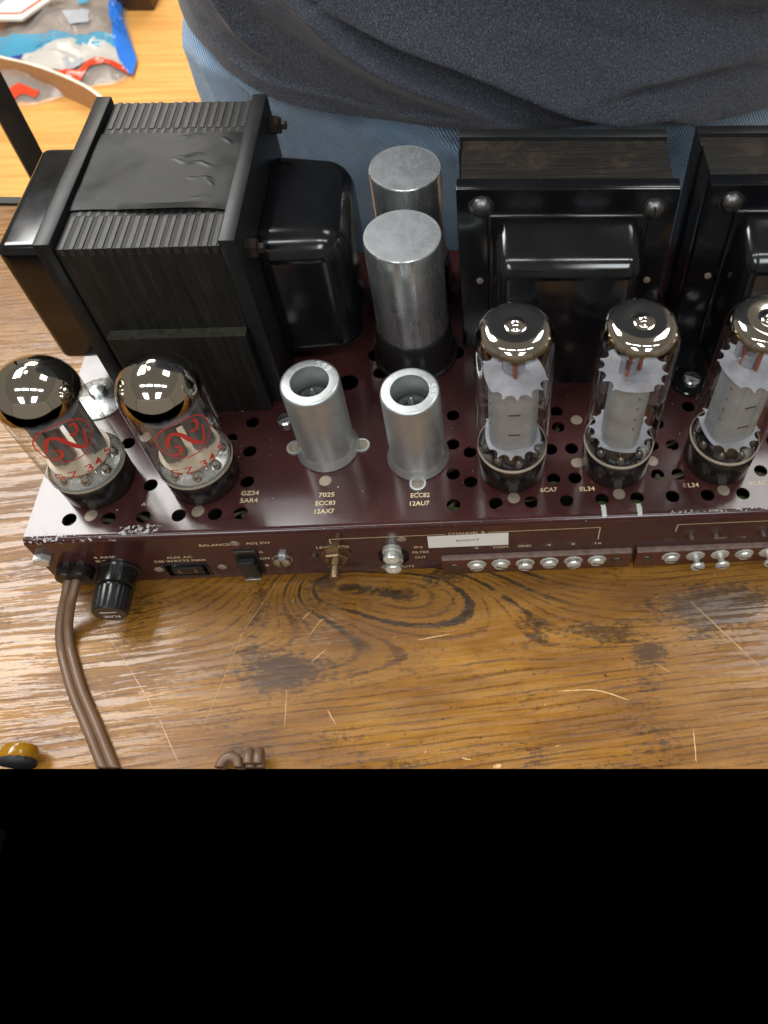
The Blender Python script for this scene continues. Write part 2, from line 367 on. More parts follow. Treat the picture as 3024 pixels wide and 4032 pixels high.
M['black_ink'] = simple('black_printing_ink', (0.012, 0.012, 0.012), 0.5)
M['phenolic'] = simple('red_brown_phenolic', (0.085, 0.026, 0.014), 0.38, 0, 0.25, 0.2)
M['phenolic_edge'] = simple('pale_strip_edge', (0.20, 0.14, 0.115), 0.5, 0, 0.3, 0.3)
M['cord'] = simple('brown_vinyl_cord', (0.150, 0.085, 0.048), 0.42, 0, 0.12, 0.06, 0.05, 0.5)
M['ivory'] = simple('ivory_insulator', (0.62, 0.58, 0.46), 0.45)
M['amber'] = simple('amber_plastic', (0.42, 0.20, 0.006), 0.18, 0, 0.15, 0.1, trans=0.35)
M['shirt'] = mat_cloth_shirt(); M['denim'] = mat_denim()
M['post'] = mat_black('black_powder_coat', (0.016, 0.014, 0.012), 0.45, 0.2)
M['edge_band'] = mat_black('black_edge_band', (0.008, 0.008, 0.008), 0.5, 0.1)
M['dark_wood'] = simple('dark_stained_wood', (0.045, 0.022, 0.011), 0.4, 0, 0.4, 0.02)
M['cardboard'] = simple('brown_cardboard', (0.44, 0.255, 0.125), 0.75, 0, 0.08, 0.03)
M['card_white'] = simple('white_card_edge', (0.78, 0.70, 0.58), 0.7, 0, 0.06, 0.05)
M['box_white'] = simple('white_shipping_box', (0.78, 0.74, 0.66), 0.6, 0, 0.04, 0.02)
M['box_red'] = simple('red_print', (0.55, 0.085, 0.06), 0.6, 0, 0.1, 0.02)
M['grey_print'] = simple('grey_print', (0.36, 0.37, 0.40), 0.6, 0, 0.1, 0.02)
M['film'] = mat_film('clear_plastic_film', (0.66, 0.63, 0.60), 0.26, 0.10)
M['film_blue'] = mat_film('blue_plastic_film', (0.03, 0.20, 0.75), 0.92)
M['film_sky'] = mat_film('sky_blue_plastic_film', (0.08, 0.36, 0.56), 0.85)
M['film_white'] = mat_film('white_plastic_film', (0.60, 0.57, 0.52), 0.85, 0.3)
M['film_red'] = mat_film('red_plastic_film', (0.68, 0.06, 0.02), 0.92)
M['film_navy'] = mat_film('navy_plastic_film', (0.02, 0.05, 0.35), 0.92)
M['parcel'] = simple('grey_brown_parcels', (0.22, 0.165, 0.125), 0.6, 0, 0.45, 0.012)
M['wire_green'] = simple('green_wire', (0.10, 0.16, 0.05), 0.5)
M['wire_tan'] = simple('tan_wire', (0.36, 0.29, 0.19), 0.5)
M['olive'] = simple('toplit_step_olive', (0.040, 0.038, 0.028), 0.5, 0, 0.4, 0.4, spec=0.4)
M['inside'] = simple('dark_chassis_inside', (0.006, 0.005, 0.005), 0.7)
M['scratch'] = simple('pale_scratch', (0.56, 0.345, 0.15), 0.6, 0, 0.3, 0.4)

# ------------------------------------------------------------------ mesh helpers
class MB:
    def __init__(s): s.v = []; s.f = []; s.mi = []; s.cur = 0
    def add(s, v, f):
        k = len(s.v); s.v += [tuple(p) for p in v]; s.f += [tuple(i+k for i in q) for q in f]; s.mi += [s.cur]*len(f); return s
    def box(s, x0, x1, y0, y1, z0, z1, bev=0.0, seg=2):
        if bev <= 0:
            v = [(x, y, z) for z in (z0, z1) for y in (y0, y1) for x in (x0, x1)]
            return s.add(v, [(0, 2, 3, 1), (4, 5, 7, 6), (0, 1, 5, 4), (2, 6, 7, 3), (0, 4, 6, 2), (1, 3, 7, 5)])
        bm = bmesh.new(); bmesh.ops.create_cube(bm, size=1.0)
        for p in bm.verts: p.co = Vector(((x0+x1)/2+p.co.x*(x1-x0), (y0+y1)/2+p.co.y*(y1-y0), (z0+z1)/2+p.co.z*(z1-z0)))
        bmesh.ops.bevel(bm, geom=bm.edges[:], offset=bev, segments=seg, affect='EDGES', profile=0.5)
        s.bm(bm); return s
    def bm(s, bm):
        bm.verts.index_update()
        s.add([p.co[:] for p in bm.verts], [[q.index for q in f.verts] for f in bm.faces]); bm.free()
    def lathe(s, prof, c=(0, 0, 0), seg=40, axis='Z', a0=0.0, sx=1.0, sy=1.0, cap=True):
        v = []; f = []; n = len(prof)
        for i in range(seg):
            a = a0+2*PI*i/seg
            for r, h in prof:
                p = (r*math.cos(a)*sx, r*math.sin(a)*sy, h)
                if axis == 'Y': p = (p[0], -h, p[1])        # axis runs to the front (-y)
                if axis == 'X': p = (h, p[0], p[1])
                v.append((c[0]+p[0], c[1]+p[1], c[2]+p[2]))
        for i in range(seg):
            j = (i+1) % seg
            for k in range(n-1): f.append((i*n+k, j*n+k, j*n+k+1, i*n+k+1))
        if cap:
            if prof[0][0] > 1e-6: f.append(tuple(i*n for i in reversed(range(seg))))
            if prof[-1][0] > 1e-6: f.append(tuple(i*n+n-1 for i in range(seg)))
        return s.add(v, f)
    def tube(s, path, r, seg=10, flat=1.0):
        P = [Vector(p) for p in path]; v = []; f = []; u = None
        for i, p in enumerate(P):
            d = (P[min(i+1, len(P)-1)]-P[max(i-1, 0)]).normalized()
            if u is None: u = d.orthogonal().normalized()
            u = (u-d*u.dot(d)).normalized(); w_ = d.cross(u)
            rr = r[i] if isinstance(r, (list, tuple)) else r
            for k in range(seg):
                a = 2*PI*k/seg; v.append(p+u*rr*math.cos(a)+w_*rr*math.sin(a)*flat)
        for i in range(len(P)-1):
            for k in range(seg):
                l = (k+1) % seg; f.append((i*seg+k, i*seg+l, (i+1)*seg+l, (i+1)*seg+k))
        f.append(tuple(reversed(range(seg)))); f.append(tuple((len(P)-1)*seg+k for k in range(seg)))
        return s.add(v, f)
    def prism(s, poly, z0, z1):
        n = len(poly); v = [(x, y, z0) for x, y in poly]+[(x, y, z1) for x, y in poly]
        return s.add(v, [tuple(reversed(range(n))), tuple(range(n, 2*n))]+[(i, (i+1) % n, n+(i+1) % n, n+i) for i in range(n)])
    def xf(s, fn): s.v = [tuple(fn(*p)) for p in s.v]; return s
    def rot(s, ang, axis='Z', c=(0, 0, 0)):
        m = Matrix.Rotation(ang, 3, axis); c = Vector(c)
        s.v = [tuple(m @ (Vector(p)-c)+c) for p in s.v]; return s
    def build(s, name, mats, parent=None, ang=35, loc=None):
        me = bpy.data.meshes.new(name); me.from_pydata([(x*S, y*S, z*S) for x, y, z in s.v], [], s.f)
        mats = mats if isinstance(mats, (list, tuple)) else [mats]
        for m in mats: me.materials.append(m)
        if len(mats) > 1: me.polygons.foreach_set('material_index', s.mi)
        bm = bmesh.new(); bm.from_mesh(me)
        bmesh.ops.recalc_face_normals(bm, faces=bm.faces[:]); bm.to_mesh(me); bm.free()
        me.polygons.foreach_set('use_smooth', [True]*len(me.polygons)); me.set_sharp_from_angle(angle=math.radians(ang)); me.update()
        o = bpy.data.objects.new(name, me); col.objects.link(o)
        if parent is not None: o.parent = parent
        if loc: o.location = Vector(loc)*S
        return o

def flatmesh(me, mb, fn):
    mb.add([fn(*v.co) for v in me.vertices], [list(p.vertices) for p in me.polygons]); bpy.data.meshes.remove(me)

def curve_mesh(loops, t=0.0):
    cu = bpy.data.curves.new('plate', 'CURVE'); cu.dimensions = '2D'; cu.fill_mode = 'BOTH'; cu.extrude = t/2
    for lp in loops:
        sp = cu.splines.new('POLY'); sp.points.add(len(lp)-1); sp.use_cyclic_u = True
        for p, (x, y) in zip(sp.points, lp): p.co = (x, y, 0, 1)
    o = bpy.data.objects.new('plate', cu); col.objects.link(o)
    me = bpy.data.meshes.new_from_object(o.evaluated_get(bpy.context.evaluated_depsgraph_get()))
    bpy.data.objects.remove(o); bpy.data.curves.remove(cu); return me

def text_pts(s, bold=0.0):                    # letters as a flat mesh, scaled to a unit box by the caller
    cu = bpy.data.curves.new('letters', 'FONT'); cu.body = s; cu.size = 10; cu.resolution_u = 3; cu.offset = bold
    o = bpy.data.objects.new('letters', cu); col.objects.link(o)
    me = bpy.data.meshes.new_from_object(o.evaluated_get(bpy.context.evaluated_depsgraph_get()))
    bpy.data.objects.remove(o); bpy.data.curves.remove(cu)
    xs = [v.co.x for v in me.vertices]; x0, x1 = min(xs), max(xs)
    for v in me.vertices: v.co = ((v.co.x-x0)/(x1-x0), v.co.y/7.0, 0)       # caps are about 0.7 of the size
    return me

def text_top(mb, s, cx, cy, wd, cap=2.3, z=0.06, rot=0.0, bold=0.12):
    me = text_pts(s, bold); c, q = math.cos(rot), math.sin(rot)
    def fn(x, y, _):
        a, b = (x-0.5)*wd, (y-0.5)*cap
        return (cx+a*c-b*q, cy+a*q+b*c, z)
    flatmesh(me, mb, fn)
def text_front(mb, s, cx, cz, wd, cap=2.1, y=-0.06, rot=0.0, bold=0.08):
    me = text_pts(s, bold); c, q = math.cos(rot), math.sin(rot)
    def fn(u, v, _):
        a, b = (u-0.5)*wd, (v-0.5)*cap
        return (cx+a*c-b*q, y, cz+a*q+b*c)
    flatmesh(me, mb, fn)

def thing(name, label, cat, loc=(0, 0, 0), rotz=0.0, group=None):
    o = bpy.data.objects.new(name, None); col.objects.link(o); o.empty_display_size = 0.01
    o.location = Vector(loc)*S; o.rotation_euler = (0, 0, rotz); o['label'] = label; o['category'] = cat
    if group: o['group'] = group
    return o
def tag(o, label, cat, group=None):
    o['label'] = label; o['category'] = cat
    if group: o['group'] = group
    return o
def dup_tree(o, parent=None):
    c = o.copy(); col.objects.link(c)
    if parent is not None: c.parent = parent
    for ch in list(o.children): dup_tree(ch, c)
    return c
def circle(cx, cy, r, n=20, a0=0.0): return [(cx+r*math.cos(a0+2*PI*i/n), cy+r*math.sin(a0+2*PI*i/n)) for i in range(n)]
def spline(pts, n=8):
    P = [Vector(p) for p in pts]; out = []
    for i in range(len(P)-1):
        a, b, c, d = P[max(i-1, 0)], P[i], P[i+1], P[min(i+2, len(P)-1)]
        for k in range(n):
            t = k/n
            out.append(0.5*((2*b)+(c-a)*t+(2*a-5*b+4*c-d)*t*t+(3*b-a-3*c+d)*t**3))
    out.append(P[-1]); return out

TZ = -49.0                                     # top of the desk below the top of the chassis
FZ = -800.0                                    # floor

# ------------------------------------------------------------------ floor
mb = MB(); mb.add([(-2600, 300, FZ), (1900, 300, FZ), (1900, 3600, FZ), (-2600, 3600, FZ)], [(0, 1, 2, 3)])
floor = mb.build('floor', M['floor']); floor['kind'] = 'structure'

# ------------------------------------------------------------------ desk
desk = thing('desk', 'rustic brown wood grain work desk with scratched top under the amplifier', 'desk', (0, 0, TZ))
sl = -0.0494
def edge_y(x): return -84.55+sl*(x+5)
x0, x1 = -420.0, 760.0
XL = -13.0                                      # the desk is deeper to the left of this line
def back_y(x): return edge_y(x)+(374.0 if x < XL else 316.0)
O = [(x0, edge_y(x0)), (x1, edge_y(x1)), (x1, edge_y(x1)+316), (XL, edge_y(XL)+316), (XL, edge_y(XL)+374), (x0, edge_y(x0)+374)]
mb = MB()                                       # the front edge is undercut
Tt = [(a, b, 0) for a, b in O]; Bt = [(a, b+(11 if k < 2 else 0), -20) for k, (a, b) in enumerate(O)]
mb.add(Tt+Bt, [tuple(range(6)), tuple(reversed(range(6, 12)))]+[(i, i+6, (i+1) % 6+6, (i+1) % 6) for i in range(6)])
mb.build('tabletop', M['wood'], desk)
def trim(a, b, n):
    v = [(p[0]+n[0]*k, p[1]+n[1]*k, z) for z in (2, -22) for p, k in ((a, .2), (b, .2), (b, 7), (a, 7))]
    MB().add(v, [(0, 1, 2, 3), (7, 6, 5, 4), (0, 4, 5, 1), (1, 5, 6, 2), (2, 6, 7, 3), (3, 7, 4, 0)]).build('edge_trim', M['edge_band'], desk)
trim(O[5], O[4], (0, 1)); trim((XL+7.5, O[3][1]), O[2], (0, 1)); trim((XL, O[3][1]+0.3), (XL, O[4][1]-0.3), (1, 0))
for lx, ly in ((-395, 20), (720, -35), (-395, 270), (720, 165)):
    MB().box(lx-14, lx+14, ly-14, ly+14, FZ-TZ, -20.5, 1.5).build('leg', M['post'], desk)
mb = MB()
def scr(pts, wd):
    P = [Vector((a, b, 0)) for a, b in pts]; n = len(P); v = []
    for i, p in enumerate(P):
        d = (P[min(i+1, n-1)]-P[max(i-1, 0)]).normalized(); q = Vector((-d.y, d.x, 0))
        ww = wd*(0.35+0.65*math.sin(PI*(i+0.5)/n))*random.uniform(0.7, 1.1)/2
        v += [(p.x+q.x*ww, p.y+q.y*ww, 0.06), (p.x-q.x*ww, p.y-q.y*ww, 0.06)]
    mb.add(v, [(2*i, 2*i+1, 2*i+3, 2*i+2) for i in range(n-1)])
def lin(a, b, n=14, j=0.12): return [(a[0]+(b[0]-a[0])*i/n+random.uniform(-j, j), a[1]+(b[1]-a[1])*i/n+random.uniform(-j, j)) for i in range(n+1)]
scr(lin((20.5, -18.6), (41.3, -42.8)), 0.28); scr(lin((41.3, -42.8), (59.7, -66.7)), 0.45); scr(lin((59.7, -66.7), (72.2, -86.2)), 0.5)
scr(lin((312.7, -21.8), (343, -59.8)), 0.55); scr(lin((94.3, -18.2), (79, -75.6)), 0.25)
scr(lin((116.1, -55.8), (116.9, -73.3)), 0.35); scr(lin((176.3, -35.4), (192, -33.2)), 0.6); scr(lin((126.3, -43.8), (132.7, -37.8)), 0.6)
scr(spline([(242, -63, 0), (260.3, -63.4, 0), (274.9, -68.6, 0)], 6) and [(p.x, p.y) for p in spline([(242, -63, 0), (260.3, -63.4, 0), (274.9, -68.6, 0)], 6)], 0.8)
scr(lin((302.8, -83), (301.4, -96.8)), 0.7); scr(lin((135.8, -66.3), (140, -73)), 0.5); scr(lin((120, -22.1), (123.9, -18.1)), 0.6)
scr(lin((126.9, -25.7), (129.8, -22.5)), 0.7); scr(lin((106.5, 0.8), (86.4, -37.5)), 0.25); scr(lin((124, -31), (127, -26)), 0.4)
scr(lin((211, -94.5), (214.5, -94)), 1.9); scr(lin((197, -90), (201, -91)), 0.7); scr(lin((290, -52), (297, -57)), 0.35)
for i in range(15):
    a = random.uniform(60, 340); b = random.uniform(-95, -12); an = random.uniform(0, PI); l = random.uniform(1, 4)
    if b > edge_y(a)+4: scr(lin((a, b), (a+l*math.cos(an), b+l*math.sin(an)*0.5), 4), 0.35)
o = mb.build('scratches', M['scratch'], desk); o['kind'] = 'stuff'

# ------------------------------------------------------------------ amplifier
amp = thing('amplifier', 'maroon valve amplifier chassis with black transformers and lettered front panel', 'amplifier', (0, 0, 0))
CW, CD, CH = 440.0, 185.0, 44.5
holes = []
for x in (18.4, 36.1, 52.1, 68.3, 84.9, 96.8, 196.3, 216.3, 233.2, 250.1, 267.0, 283.9, 301.0, 318.0, 335.2, 352, 369, 386): holes.append((x, 10.7, 3.3))
for x in (204.7, 244.9, 255.3, 295.8, 306.0, 346.8, 357): holes += [(x, 23.0, 3.3), (x, 40.0, 3.3)]
for x in (51.9, 97.5, 196.3): holes.append((x, 27.8, 3.3))
for x, y in ((196.3, 45), (96.2, 45.2), (196.5, 62.8), (249.8, 53.3), (249.7, 63), (300.6, 53.3), (300.6, 63), (318.3, 63.3), (351, 63), (18.5, 52.5), (35.8, 52.5), (68.3, 52.9), (86, 52.9), (95.2, 62.8), (216.3, 53.3), (233.2, 53.3), (267, 53.3), (283.9, 53.3)): holes.append((x, y, 3.3))
for x, y, r in ((155.6, 104.8, 4.5), (186.2, 91.9, 3.6), (198.6, 104.7, 4.5), (141.5, 86.5, 5.5), (158, 92, 3.6)): holes.append((x, y, r))
rivs = [(27.6, 12.6), (76.7, 12.6), (43.5, 56), (225, 13.2), (275.6, 13.2), (326.4, 13.0), (257.2, 31.8), (294.6, 31.2), (259.5, 57.5), (134.7, 26.8)]
for x, y in rivs: holes.append((x, y, 3.1))
me = curve_mesh([[(0, 3), (CW, 3), (CW, CD), (0, CD)]]+[circle(x, y, r, 22) for x, y, r in holes], 1.2)
mb = MB(); flatmesh(me, mb, lambda x, y, z: (x, y, z-0.6))
# rolled front edge
nb = 8
def bend(r): return [(3-r*math.sin(a), -3+r*math.cos(a)) for a in [PI/2*i/nb for i in range(nb+1)]]
o_, i_ = bend(3.0), bend(1.8)
v = [(x, y, z) for x in (0, CW) for (y, z) in o_+i_]; n = len(o_)
f = []
for k in range(nb): f += [(k, k+1, 2*n+k+1, 2*n+k), (n+k, 3*n+k, 3*n+k+1, n+k+1)]
f += [tuple(list(range(n))+list(reversed(range(n, 2*n)))), tuple(list(range(2*n, 3*n))+list(reversed(range(3*n, 4*n))))]
mb.add(v, f)
octo = [(158.5, -25), (161.5, -21), (170, -21), (173, -25), (173, -34), (170, -38.5), (161.5, -38.5), (158.5, -34)]
me = curve_mesh([[(0, -CH), (CW, -CH), (CW, -3), (0, -3)], [(54.6, -40.4), (74.2, -40.4), (74.2, -28.6), (54.6, -28.6)], octo], 1.2)
flatmesh(me, mb, lambda x, y, z: (x, 0.6+z, y))
mb.box(0.0, 1.2, 1.25, CD-1.3, -CH, -1.25); mb.box(CW-1.2, CW, 1.25, CD-1.3, -CH, -1.25); mb.box(0, CW, CD-1.2, CD, -CH, -1.25)
chassis = mb.build('chassis', M['maroon'], amp, 30)
MB().box(1.5, CW-1.5, 1.6, CD-1.6, -CH-0.8, -CH+0.4).build('bottom_plate', M['inside'], chassis)
mb = MB()
for i in range(34):
    a, b = random.uniform(10, 360), random.uniform(6, 60); pts = [(a, b, random.uniform(-16, -8))]
    for k in range(3): a += random.uniform(-14, 14); b = min(68, max(4, b+random.uniform(-8, 8))); pts.append((a, b, random.uniform(-18, -7)))
    mb.tube(spline(pts, 4), random.uniform(0.7, 1.4), 6)
o = mb.build('wiring', M['wire_tan'], chassis); o['kind'] = 'stuff'
mb = MB()
for x, y in ((196.3, 11), (267, 11), (284, 11), (97, 62), (250, 63), (245, 23), (18, 11), (335, 11)):
    mb.tube(spline([(x-9, y-1, -12), (x, y+1.4, -7), (x+9, y-0.5, -11)], 4), 1.1, 6)
o = mb.build('green_wiring', M['wire_green'], chassis); o['kind'] = 'stuff'
for x, y in rivs: MB().lathe([(0, -2.2), (3.05, -2.2), (3.05, -0.5), (2.2, -0.35), (0, -0.3)], (x, y, 0), 20).build('socket_rivet', M['rivet'], chassis)
for x in (3.0,): MB().box(2, 28, 22, 40, TZ+0.1, -CH-0.85, 1.2).build('rubber_foot', M['rubber'], chassis)
for x, y in ((405, 22), (2, 150), (405, 150)): MB().box(x, x+26, y, y+18, TZ+0.1, -CH-0.85, 1.2).build('rubber_foot', M['rubber'], chassis)

def letters(fn, mat='cream_ink', name='printed_lettering'):
    mb = MB(); fn(mb); return mb.build(name, M[mat], chassis)
letters(lambda m: (text_top(m, 'GZ34', 99.8, 21.3, 8.3), text_top(m, '5AR4', 99.8, 17.3, 8.3)))
letters(lambda m: (text_top(m, '7025', 136.1, 18.8, 7.4), text_top(m, 'ECC83', 135.9, 14.3, 9.2), text_top(m, '12AX7', 135.8, 9.9, 9.2)))
letters(lambda m: (text_top(m, 'ECC82', 180.5, 16.6, 9.0), text_top(m, '12AU7', 180.3, 12.2, 9.2)))
letters(lambda m: text_top(m, '6CA7', 242, 16.9, 8.0)); letters(lambda m: text_top(m, 'EL34', 260.6, 16.6, 7.2))
letters(lambda m: (text_top(m, 'L34', 312.2, 16.4, 5.2)),); letters(lambda m: text_top(m, '6CA7', 343.6, 16.3, 7.9))
letters(lambda m: text_top(m, 'E', 308.0, 16.4, 1.7), 'worn_ink')
letters(lambda m: text_top(m, 'A E', 52.0, 17.4, 4.2, 1.6), 'cream_ink')
letters(lambda m: (text_front(m, '4 AMP', 30.3, -18.2, 10.4), text_front(m, 'SLO-BLO', 31.2, -22.0, 12.6)))
letters(lambda m: (text_front(m, 'AUX AC', 64.2, -21.3, 12.2), text_front(m, '530 WATTS MAX', 63.6, -25.0, 24.5)))
letters(lambda m: text_front(m, 'BALANCE', 83.8, -10.2, 14.2)); letters(lambda m: text_front(m, 'ADJ SW', 104.0, -10.0, 11.6))
letters(lambda m: (text_front(m, 'A', 103.3, -19.2, 1.9), text_front(m, 'OFF', 103.8, -26.3, 5.2), text_front(m, 'B', 103.3, -33.6, 1.6)))
letters(lambda m: text_front(m, 'LEVEL ADJ', 137.6, -17.1, 15.3))
letters(lambda m: (text_front(m, 'IN', 178.3, -20.9, 3.8), text_front(m, 'FILTER', 179.2, -26.3, 8.4), text_front(m, 'OUT', 178.6, -31.9, 5.6)))
letters(lambda m: text_front(m, 'INPUTS', 169.6, -41.5, 10.4))
letters(lambda m: text_front(m, 'CHANNEL B', 202, -8.5, 17.4))
letters(lambda m: (text_front(m, 'X', 206.5, -24.3, 2.0), text_front(m, 'COM', 218.2, -24.3, 7.3), text_front(m, 'GND', 230.0, -24.2, 6.8), text_front(m, '4', 242.0, -24.2, 1.7), text_front(m, '8', 254.0, -24.3, 1.7), text_front(m, '16', 266.4, -24.4, 3.2)))
letters(lambda m: (text_front(m, 'GND', 327.3, -24.3, 6.6), text_front(m, '4', 339.2, -24.4, 1.7)), 'worn_ink')
def frame_lines(mb, pts, wd=0.45):
    for (a, b), (c, d) in zip(pts, pts[1:]):
        L = math.hypot(c-a, d-b); ux, uz = (c-a)/L, (d-b)/L; px, pz = -uz*wd/2, ux*wd/2
        mb.add([(a+px, -0.05, b+pz), (c+px, -0.05, d+pz), (c-px, -0.05, d-pz), (a-px, -0.05, b-pz)], [(0, 1, 2, 3)])
letters(lambda m: (frame_lines(m, [(137.4, -14), (137.4, -9.3), (192, -9.0)]), frame_lines(m, [(212, -8.6), (265.8, -8.2), (265.8, -20.6)])), 'cream_ink', 'printed_bracket_line')
letters(lambda m: frame_lines(m, [(303.3, -15.5), (303.3, -8.6), (420, -8.0)]), 'cream_ink', 'printed_bracket_line')
mb = MB(); mb.add([(183.3, -0.12, -10.2), (183.2, -0.12, -22.2), (222.0, -0.12, -22.0), (221.9, -0.12, -9.4)], [(0, 1, 2, 3)])
lb = mb.build('paper_label', M['label'], chassis)
mb = MB(); text_front(mb, 'RIGHT', 202.5, -15.6, 11.2, 2.0, -0.17, 0.02, 0.0); mb.build('label_lettering', M['black_ink'], chassis)
for x, z, m in ((93.3, -9.6, 'rivet'), (81.5, -33.5, 'rivet'), (160.5, -41.3, 'rivet'), (171.0, -12.0, 'rivet'), (51.0, -33.5, 'rivet')):
    MB().lathe([(2.3, -0.02), (2.2, 0.25), (1.2, 0.5), (0, 0.55)], (x, 0, z), 18, 'Y').build('front_rivet', M[m], chassis)

# front panel fittings
def hexnut(mb, c, r, h, axis='Y', hole=0.0):
    mb.lathe([(r, 0), (r, h*0.8), (r*0.9, h), (hole, h)], c, 6, axis, 0.2)
def slotscrew(name, c, r, h, mat, parent, axis='Y', ang=0.3, washer=True, slot=True):
    mb = MB()
    prof = [(r*1.25, 0.0), (r*1.25, 0.5)] if washer else [(r, 0.0)]
    prof += [(r, 0.5), (r*0.97, h*0.55), (r*0.75, h*0.85), (r*0.4, h*0.97), (0, h)]
    mb.lathe(prof, c, 22, axis)
    o = mb.build(name, M[mat], parent)
    return o
hb = MB(); hexnut(hb, (2.9, 0, -15.8), 4.2, 3.2); hb.build('hex_bolt', M['zinc_bright'], chassis, 25)
mb = MB()
for dx in (-3.3, 3.6): mb.lathe([(5.2, 0), (5.2, 4), (4.6, 6.0), (2.5, 6.6), (0, 6.6)], (13.2+dx, 0, -28.5), 22, 'Y', sy=1.35)
mb.build('strain_relief', M['bakelite'], chassis)
mb = MB(); mb.lathe([(9.9, 0), (9.9, 1.2), (9.2, 2.0), (9.0, 9.5), (8.2, 9.9), (7.4, 10.2), (7.4, 11.2)], (33.0, 0, -30.6), 36, 'Y')
fh = mb.build('fuse_holder', M['bakelite'], amp)
mb = MB(); n = 56; prof = [(8.4, 11.2), (8.7, 12), (8.3, 20.5), (8.0, 22.0), (7.5, 22.6), (0, 22.6)]
v = []; f = []
for i in range(n):
    a = 2*PI*i/n
    for k, (r, h) in enumerate(prof):
        rr = r-(0.35 if (i % 2 and k in (1, 2)) else 0); v.append((33.0+rr*math.cos(a)*1.0, -h, -30.9-0.1*(h-11)+rr*math.sin(a)))
m_ = len(prof)
for i in range(n):
    for k in range(m_-1): f.append((i*m_+k, ((i+1) % n)*m_+k, ((i+1) % n)*m_+k+1, i*m_+k+1))
mb.add(v, f); cap = mb.build('fuse_cap', M['plastic'], fh, 20)
mb = MB(); text_front(mb, 'FUSE', 33.4, -34.6, 7.6, 2.2, -22.72, PI, 0.1); frame_lines_y = -22.72
mb.add([(30.0, -22.72, -29.7), (37.0, -22.72, -29.5), (37.0, -22.72, -30.3), (30.0, -22.72, -30.5), (31.2, -22.72, -28.6), (29.0, -22.72, -30.0), (31.0, -22.72, -31.2)], [(0, 1, 2, 3), (4, 5, 6)])
mb.build('fuse_lettering', M['white_ink'], fh)
mb = MB()                                                        # recessed mains outlet
mb.box(53.8, 75.0, -0.6, 1.0, -28.6, -27.6, 0.2); mb.box(53.8, 75.0, -0.6, 1.0, -41.2, -40.4, 0.2); mb.box(53.8, 54.7, -0.6, 1.0, -40.4, -28.6, 0.2); mb.box(74.1, 75.0, -0.6, 1.0, -40.4, -28.6, 0.2)
mb.box(54.0, 75.0, 5.0, 8.0, -41.0, -28.0); mb.box(57, 72.5, -0.9, 5.0, -38.8, -31.5, 0.8)
outl = mb.build('mains_outlet', M['bakelite'], amp)
for xx in (60.5, 68.5): MB().box(xx-0.6, xx+0.6, -1.0, -0.8, -37.4, -33.0).build('outlet_slot', M['brass'], outl)
mb = MB(); mb.box(90.3, 101.3, -0.5, 0.3, -41.5, -16.3, 0.2)
sw = mb.build('rocker_switch', M['inside'], amp)
MB().box(91.6, 100.0, -4.8, -0.4, -40.0, -21.5, 1.0).build('rocker', M['plastic'], sw)
MB().box(91.9, 99.7, -5.0, -3.0, -40.6, -38.6, 0.5).build('rocker_edge', M['zinc'], sw)
MB().box(90.5, 101, -0.9, -0.4, -19.8, -16.5, 0.2).build('switch_plate', M['zinc_dark'], sw)
scw = MB(); scw.lathe([(5.0, 0), (5.0, 0.6), (4.4, 0.7), (4.2, 2.6), (3.0, 3.4), (0, 3.6)], (112, 0, -27.0), 24, 'Y'); scw = scw.build('panel_screw', M['zinc'], chassis)
MB().box(111.5, 112.5, -3.9, -3.0, -30.6, -23.6).build('screw_slot', M['zinc_dark'], chassis)
MB().lathe([(2.0, 0), (1.9, 0.8), (0, 1.1)], (127.4, 0, -26), 16, 'Y').build('panel_screw', M['zinc_dark'], chassis)
mb = MB(); mb.lathe([(7.2, 0), (7.2, 1.0), (5.0, 1.05)], (138.5, 0, -23.5), 28, 'Y', cap=False); hexnut(mb, (138.5, -1.0, -23.5), 6.3, 3.2); mb.lathe([(3.2, 4.1), (3.2, 7.5), (2.4, 7.6), (2.4, 12.8), (1.9, 13.4), (0, 13.4)], (138.5, 0, -23.5), 20, 'Y')
mb.build('level_control', M['brass'], amp, 25)
mb = MB(); mb.box(157, 175, 1.25, 8, -40, -19.5)
jk = mb.build('input_jack', M['inside'], amp)
for zz, y1 in ((-21.5, -6.0), (-31.0, -6.5)):
    q = MB(); q.lathe([(4.6, -1.0), (4.6, 2.2), (4.1, 2.4), (4.1, -y1), (3.6, -y1+0.6)], (165.6, 0, zz), 26, 'Y', cap=False); q.build('jack_barrel', M['zinc_bright'], jk)
    q = MB(); q.lathe([(3.7, -y1-0.2), (3.5, -y1+0.3), (1.2, -y1+0.3), (1.0, -y1-1.0), (0, -y1-1.0)], (165.6, 0, zz), 22, 'Y'); q.build('jack_insulator', M['ivory'], jk)
